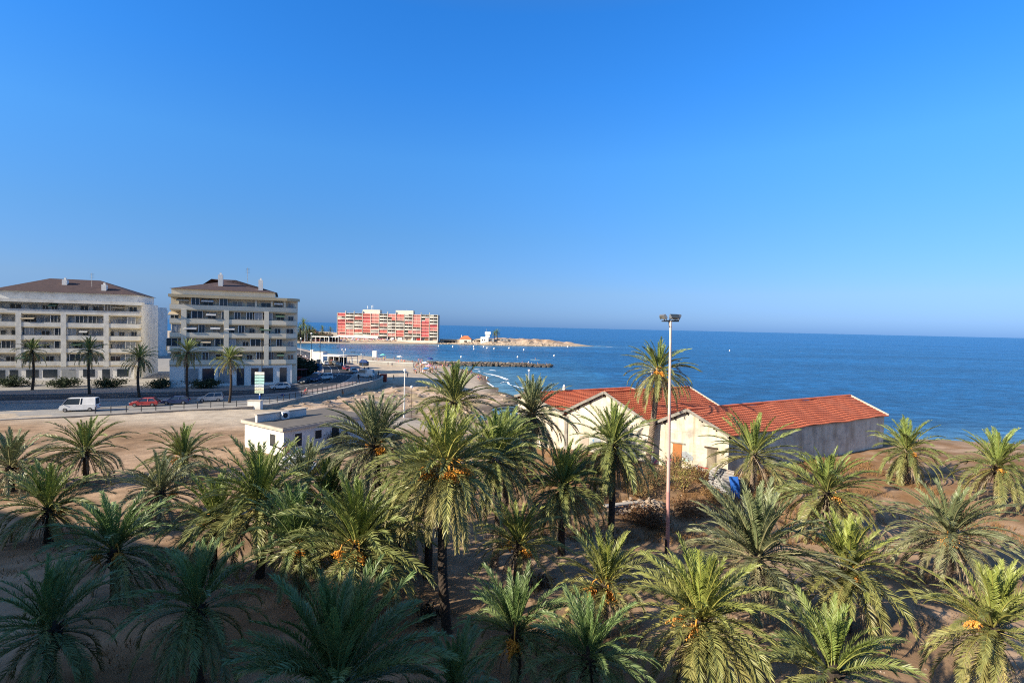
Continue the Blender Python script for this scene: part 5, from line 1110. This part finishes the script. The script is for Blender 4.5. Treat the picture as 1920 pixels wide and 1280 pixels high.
dz = zg_at(632.5, 741); p = P(632.5, 741, dz); d = thing('dog', 'small white dog walking below the stone wall near the man in the hat', 'dog', tuple(p), R(60))
DN = dict(pelvis=((0, .2, .34), .085), chest=((0, -.15, .35), .11), neck=((0, -.3, .45), .06), head=((0, -.38, .54), .07), snout=((0, -.52, .51), .032), tail=((0, .4, .5), .02), earl=((-.07, -.36, .6), .02), earr=((.07, -.36, .6), .02)); DE = [('pelvis', 'chest'), ('chest', 'neck'), ('neck', 'head'), ('head', 'snout'), ('pelvis', 'tail'), ('head', 'earl'), ('head', 'earr')]
for s, n in ((-1, 'l'), (1, 'r')):
    DN['kf'+n] = ((s*.08, -.17, .18), .032); DN['ff'+n] = ((s*.08, -.19, .02), .026); DN['kh'+n] = ((s*.08, .16, .22), .04); DN['hh'+n] = ((s*.08, .28, .12), .026); DN['fh'+n] = ((s*.08, .24, .02), .024); DE += [('chest', 'kf'+n), ('kf'+n, 'ff'+n), ('pelvis', 'kh'+n), ('kh'+n, 'hh'+n), ('hh'+n, 'fh'+n)]
dm = skin_body(DN, DE); dm.materials.clear(); dm.materials.append(M['white']); link('body', dm, d)
# cyclist on the promenade pavement
def bicycle(label, loc, rz, m):
    t = thing('bicycle', label, 'bicycle', loc, rz)
    for y in (-.52, .52):
        w = MB(); w.tube([(0, y+.33*math.cos(a), .34+.33*math.sin(a)) for a in [i*math.pi/10 for i in range(21)]], .022, 5); 
        for i in range(8): a_ = i*math.pi/4; w.tube([(0, y, .34), (0, y+.32*math.cos(a_), .34+.32*math.sin(a_))], .005, 3)
        w.build('wheel', M['tyre'], t)
    f = MB()
    for p, q in (((0, .52, .34), (0, .1, .32)), ((0, .1, .32), (0, .2, .85)), ((0, .52, .34), (0, .2, .8)), ((0, .1, .32), (0, -.35, .8)), ((0, .2, .8), (0, -.35, .85)), ((0, -.35, .95), (0, -.52, .34))): f.tube([p, q], .022, 6)
    f.build('frame', m, t); MB().tube([(-.27, -.4, 1.02), (0, -.36, .98), (.27, -.4, 1.02)], .018, 6).build('handlebar', M['dsteel'], t); MB().cbox((0, .22, .9), .14, .26, .06).build('saddle', M['tyre'], t); return t
p = P(573, 741, RZ+.12); b1 = bicycle('red bicycle ridden along the promenade pavement beside the railing', tuple(p), R(115), M['redp'])
o = person('cyclist in a red and white top bent over the handlebar', (p.x, p.y, p.z), R(115), 'ride', 'red', 'black', 'white'); o.location = b1.matrix_basis @ Vector((0, .22, -.04))
p = P(672, 711, RZ+.12); sc_ = thing('scooter', 'dark scooter with a rider in front of the white van', 'scooter', tuple(p), R(200))
for y in (-.6, .6): MB().tube([(0, y+.2*math.cos(a), .24+.2*math.sin(a)) for a in [i*math.pi/8 for i in range(17)]], .06, 6).build('wheel', M['tyre'], sc_)
MB().box(-.17, .17, .0, .75, .35, .72).box(-.16, .16, -.4, .05, .25, .36).bar((0, -.55, .3), (0, -.42, 1.05), .1, .25).build('body', M['dsteel'], sc_); MB().bar((-.33, -.42, 1.05), (.33, -.42, 1.05), .04).build('handlebar', M['dsteel'], sc_); MB().box(-.14, .14, .0, .7, .72, .8).build('saddle', M['tyre'], sc_)
person('scooter rider in black with a white helmet', (p.x, p.y, p.z-.12), R(200), 'sit', 'black', 'black', 'white')

# ------------------------------------------------------------------ cars
def make_car(label, loc, rz, kind='hatch', paint=None, ):
    t = thing('parked_car', label, 'car', loc, rz, 'cars on the curving road')
    van = kind == 'van'; suv = kind == 'suv'; Lc = 5.0 if van else 4.3; hw = .92 if van else .87; H = 2.2 if van else 1.66 if suv else 1.48; bl = 1.15 if van else .98 if suv else .9
    # body: side profile lofted across the width with tumblehome (front is -y)
    f = -Lc/2; r = Lc/2
    prof = [(f+.05, .3), (f, .5), (f+.04, .68), (f+.12, bl-.14)] + ([(f+.5, bl)] if van else [(f+.9, bl-.02), (f+1.15, bl)]) + [(r-.12, bl+.04), (r-.02, bl-.25), (r, .5), (r-.06, .3)]
    secs = [(-hw*.93, .02), (-hw, 0), (hw, 0), (hw*.93, .02)]; mb = MB(); n = len(prof); vs = []
    for x, ins in ((-hw*.94, .06), (-hw, .0), (hw, .0), (hw*.94, .06)):
        for (y, z) in prof: vs.append((x, y*(1-ins*.35), z if abs(x) >= hw else z+ins*.25))
    # inner sections make the bonnet and roof line slightly domed
    order = [1, 0, 3, 2]; fs = []
    for j in range(n):
        k = (j+1) % n
        fs += [(1*n+j, 0*n+j, 0*n+k, 1*n+k), (0*n+j, 3*n+j, 3*n+k, 0*n+k), (3*n+j, 2*n+j, 2*n+k, 3*n+k)]
    fs += [tuple(1*n+j for j in range(n)), tuple(2*n+j for j in range(n-1, -1, -1))]
    mb.add(vs, fs); body = mb.build('body', paint, t)
    y0, y1, y2, y3 = (f+.35, f+1.05, r-.15, r-.05) if van else (f+1.05, f+1.85, r-(.35 if suv else .75), r-.12)
    q = [(-hw*.93, y0, bl-.01), (hw*.93, y0, bl-.01), (hw*.93, y3, bl+.02), (-hw*.93, y3, bl+.02), (-hw*.72, y1, H-.04), (hw*.72, y1, H-.04), (hw*.72, y2, H-.04), (-hw*.72, y2, H-.04)]
    MB().add(q, [(0, 1, 5, 4), (1, 2, 6, 5), (2, 3, 7, 6), (3, 0, 4, 7)]).build('window', M['glass'], t)
    MB().add([(-hw*.74, y1-.06, H-.06), (hw*.74, y1-.06, H-.06), (hw*.74, y2+.05, H-.06), (-hw*.74, y2+.05, H-.06), (-hw*.66, y1+.06, H), (hw*.66, y1+.06, H), (hw*.66, y2-.05, H), (-hw*.66, y2-.05, H)], [(0, 1, 5, 4), (1, 2, 6, 5), (2, 3, 7, 6), (3, 0, 4, 7), (4, 5, 6, 7)]).build('roof', paint, t)
    pl = MB()
    for s in (-1, 1):
        for ya, yb in ((y0, y1), (y3, y2)): pl.bar((s*hw*.94, ya, bl), (s*hw*.735, yb, H-.03), .07, .07)
        ym = (y0+y3)/2+.15; pl.bar((s*hw*.945, ym, bl), (s*hw*.735, ym+.05, H-.03), .09, .06)
        if van: pl.add([(s*hw*.95, ym+.3, bl), (s*hw*.95, y3-.05, bl), (s*hw*.74, y2-.05, H-.05), (s*hw*.74, ym+.35, H-.05)], [(0, 1, 2, 3) if s > 0 else (3, 2, 1, 0)])
    pl.build('pillar', paint, t)
    for x in (-hw+.09, hw-.09):
        for y in (f+.82, r-.82):
            wmb = MB().lathe([(.12, -.1), (.3, -.11), (.33, -.06), (.33, .06), (.3, .11), (.12, .1)], 18); w = wmb.build('wheel', M['tyre'], t); w.rotation_euler = (0, R(90), 0); w.location = (x, y, .33)
            MB().lathe([(0, -.112), (.2, -.115), (.2, .115), (0, .112)], 14).build('rim', M['alloy'], w)
    for s in (-1, 1):
        MB().cbox((s*(hw-.2), f+.03, .68), .32, .12, .14).build('headlight', M['lampglass'], t); MB().cbox((s*(hw-.16), r-.02, .8), .24, .1, .18).build('tail_light', M['redp'], t); MB().cbox((s*(hw+.07), y0+.35, bl+.06), .14, .1, .11).build('mirror', paint, t)
    MB().cbox((0, f+.0, .42), hw*1.3, .06, .2).build('grille', M['dark'], t); MB().cbox((0, f-.03, .42), .5, .02, .11).build('number_plate', M['white'], t); MB().cbox((0, r+.0, .62), .5, .03, .11).build('number_plate', M['white'], t)
    return t
def car_at(px, py, rz, label, kind, col, zz=None, rough=.3):
    z = RZ+.012 if zz is None else zz; p = P(px, py, z); pm = flat('car_%02d%02d%02d' % tuple(int(c*99) for c in col), col, rough, spec=.6); return make_car(label, (p.x, p.y, z), rz, kind, pm)
def roaddir(px, py):
    p = P(px, py, RZ); i = min(range(len(road_c)-1), key=lambda i: (road_c[i]-Vector((p.x, p.y, 0))).length); d = road_c[i+1]-road_c[i]; return math.atan2(d.y, d.x)-math.pi/2
WHT, BLK, GRY, SIL, RED, NAV, DRD = (.75, .75, .74), (.02, .022, .025), (.12, .125, .13), (.45, .46, .47), (.4, .05, .05), (.02, .04, .12), (.2, .02, .025)
rd_ = roaddir
car_at(525.5, 729, R(-58), 'white hatchback driving on the road in front of the cream apartment block', 'hatch', WHT)
car_at(570.5, 718, rd_(570, 722)+R(180-170), 'black hatchback on the road behind the white hatchback', 'hatch', BLK)
car_at(592, 714, rd_(592, 716)+R(6), 'dark blue van behind the black hatchback', 'van', NAV)
car_at(608.5, 711, rd_(608, 712)+R(-60), 'white estate car with a roof box behind the dark blue van', 'suv', WHT)
car_at(611.5, 684, rd_(620, 686)+R(180), 'white car driving away up the far road', 'hatch', WHT)
car_at(610, 675, rd_(612, 678)+R(180), 'silver van further up the far road beyond the white car', 'van', SIL)
for i, (px, py, kd, c, lab) in enumerate(((663, 698.5, 'hatch', SIL, 'silver car parked nearest in the right-hand row'), (650, 693.5, 'hatch', DRD, 'dark red car parked second in the right-hand row'), (642, 690.5, 'suv', BLK, 'black car parked third in the right-hand row'), (636.5, 687.5, 'hatch', GRY, 'grey car parked fourth in the right-hand row'), (631, 684.5, 'suv', GRY, 'grey high car parked fifth in the right-hand row'), (626, 682, 'hatch', RED, 'red car parked sixth in the right-hand row'), (621.5, 680, 'hatch', BLK, 'black car parked farthest in the right-hand row'))): car_at(px, py, rd_(px, py)+R(15), lab, kd, c)
for px, py, kd, c, lab in ((585, 684, 'hatch', NAV, 'navy car parked by the hedge on the left of the far road'), (579, 686, 'hatch', WHT, 'white car half hidden behind the dark hedge'), (598, 682, 'suv', BLK, 'black car parked left of the far road before the box kiosk')): car_at(px, py, rd_(612, 680), lab, kd, c)
car_at(685, 706.5, R(-95), 'white box van parked at the end of the promenade', 'van', WHT, RZ+.12)
p = D(562, 872, 52); q = make_car('white car half hidden by a palm beside the white building', (p.x, p.y, gz(p.x, p.y)), R(60), 'hatch', flat('car_white2', WHT, .3)); q['group'] = 'cars by the grove'
for px, py, kd, c, lab in ((395, 752, 'suv', SIL, 'silver car parked at the kerb left of the direction sign'), (330, 757, 'hatch', NAV, 'navy hatchback parked at the kerb in front of the white block'), (272, 761, 'hatch', RED, 'red hatchback parked at the kerb in front of the white block'), (150, 770, 'van', WHT, 'white van parked at the kerb at the far left')):
    car_at(px, py, rd_(px, py-14), lab, kd, c)
p = P(593, 704, RZ); bbx = thing('billboard', 'blue billboard standing behind the dark blue van', 'billboard', (p.x, p.y+2, RZ), R(-10)); MB().box(-.9, .9, -.06, .06, 1.2, 3.4).build('board', flat('poster_blue', (.05, .2, .42)), bbx)
for x in (-.7, .7): MB().box(x-.05, x+.05, .06, .14, 0, 3.3).build('post', M['steel'], bbx)

# ------------------------------------------------------------------ umbrellas, awnings, buoys, paddle board
def umbrella_mesh(m):
    mb = MB(); vs = [(0, 0, 2.15)]+[(1.1*math.cos(i*math.pi/4), 1.1*math.sin(i*math.pi/4), 1.72) for i in range(8)]+[(1.1*math.cos(i*math.pi/4), 1.1*math.sin(i*math.pi/4), 1.6) for i in range(8)]
    fs = [(0, 1+i, 1+(i+1) % 8) for i in range(8)]+[(1+i, 9+i, 9+(i+1) % 8, 1+(i+1) % 8) for i in range(8)]; mb.add(vs, fs, 0); mb.tube([(0, 0, 0), (0, 0, 2.2)], .03, 5, 1); return mb.mesh('beach_umbrella', [m, M['white']])
UC = {k: umbrella_mesh(flat('canvas_'+k, c, .8)) for k, c in dict(turquoise=(.2, .62, .56), white=(.76, .75, .72), navy=(.03, .06, .25), red=(.62, .07, .08), pink=(.72, .35, .42), orange=(.65, .27, .08), blue=(.08, .25, .55), violet=(.35, .25, .5)).items()}
def umb(px, py, c, lab, group=None, s=1):
    z = zg_at(px, py); p = P(px, py, z); o = link('beach_umbrella', UC[c]); o.location = (p.x, p.y, z); o.scale = (s,)*3; o.rotation_euler = (pr.uniform(-.12, .12), pr.uniform(-.12, .12), pr.uniform(0, 6)); tag(o, lab, 'umbrella', group)
umb(718, 674.5, 'turquoise', 'turquoise beach umbrella right of the lifeguard tower', s=1.5); umb(749, 679, 'white', 'white beach umbrella on the sand before the breakwater', s=1.6); umb(806, 681, 'navy', 'navy beach umbrella at the root of the breakwater', s=1.5)
umb(797, 690, 'white', 'white beach umbrella in the dense cluster of beachgoers', s=1.3); umb(804, 695, 'pink', 'pink beach umbrella in the dense cluster of beachgoers', s=1.2); umb(800, 701, 'blue', 'blue beach umbrella at the near side of the dense cluster', s=1.2)
for i in range(170):
    px = pr.uniform(562, 752); c = pr.choice(('white', 'red', 'pink', 'orange', 'blue', 'violet', 'white', 'red', 'pink')); umb(px, pr.uniform(636, 641)-(px-566)*.002, c, '%s beach umbrella in the crowd on the far beach' % c, 'umbrellas on the far beach')
for i, (px, py, w, lab) in enumerate(((600, 633, 17, 'long white beach awning right of the beach lamp posts'), (623, 633.5, 12, 'white beach awning nearest the red building'), (580, 634, 12, 'pale green beach awning below the pink villa'), (566, 634, 7, 'short white beach awning beside the cream apartment corner'), (608, 629, 14, 'brown beach restaurant roof above the white awnings'))):
    p = D(px, py, 500+4*i); z = gz(p.x, p.y); t = thing('beach_awning', lab, 'awning', (p.x, p.y, z)); h = D(px, py-1.2, p.y).z-z; h = max(3.0, h)
    MB().box(-w/2, w/2, 0, 5, h, h+.9).build('canopy', (M['white'], M['white'], flat('pale_green_canvas', (.5, .66, .55)), M['white'], flat('brown_thatch', (.2, .12, .07)))[i], t)
    for k in range(5): MB().box(-w/2+k*(w-.4)/4, -w/2+.4+k*(w-.4)/4, 0, .4, -.5, h).build('post', M['white'], t)
    MB().box(-w/2+.2, w/2-.2, 4.5, 4.9, -.5, h).build('back_wall', M['dark'], t)
bm_ = MB().lathe([(.02, -.3), (.4, -.2), (.55, .1), (.4, .5), (.1, .85), (.02, .9)], 12).mesh('buoy', M['white'])
for zx, zy in ((120, 312), (262, 318), (470, 318), (572, 320), (473, 342), (605, 332), (675, 338), (825, 332), (972, 350), (345, 420), (910, 422), (1275, 408), (1412, 318)):
    p = P(800+zx/5.333, 590.6+zy/5.333, .2); o = link('buoy', bm_); o.location = p; o.scale = (1.1 if zy > 400 else 1.35,)*3; tag(o, 'white swimming-area buoy floating in the bay near the spit' if zy < 400 else 'larger-looking white buoy floating behind the breakwater', 'buoy', 'white buoys by the spit' if zy < 400 else 'white buoys behind the breakwater')
p = P(1266, 664, .2); o = link('buoy', bm_); o.location = p; tag(o, 'lone white buoy on open sea right of the mast', 'buoy'); p = P(1368, 657.5, .2); o = link('buoy', bm_); o.location = p; o.scale = (1.2,)*3; tag(o, 'lone white buoy on open sea far right', 'buoy')
p = P(1003.5, 674.5, .1); o = thing('paddle_board', 'pale paddle board off the end of the breakwater', 'paddle board', tuple(p)); MB().lathe([(.02, 0), (.9, .02), (1, .1), (.9, .18), (.02, .2)], 16).build('board', flat('mint_board', (.5, .7, .66)), o).scale = (3.2, .5, 1)
person('kneeling paddler on the pale paddle board', (p.x, p.y, -.28), 1, 'sit', 'skin', 'navy')
for i, (px, py) in enumerate(((602, 649.7), (629, 652), (661, 660.5), (656, 653))):
    p = P(px, py, 0); mb = MB(); [mb.rockblob((pr.uniform(-2.5, 2.5), pr.uniform(-1, 1), 0), pr.uniform(.4, .8), pr, .6) for k in range(7)]; o = mb.build('sea_rock', M['drock']); o.location = p; tag(o, 'dark rocks breaking the calm water of the bay, %s' % ('leftmost group', 'second group from the left', 'group nearest the lifeguard tower', 'faint group in the middle')[i], 'rocks')
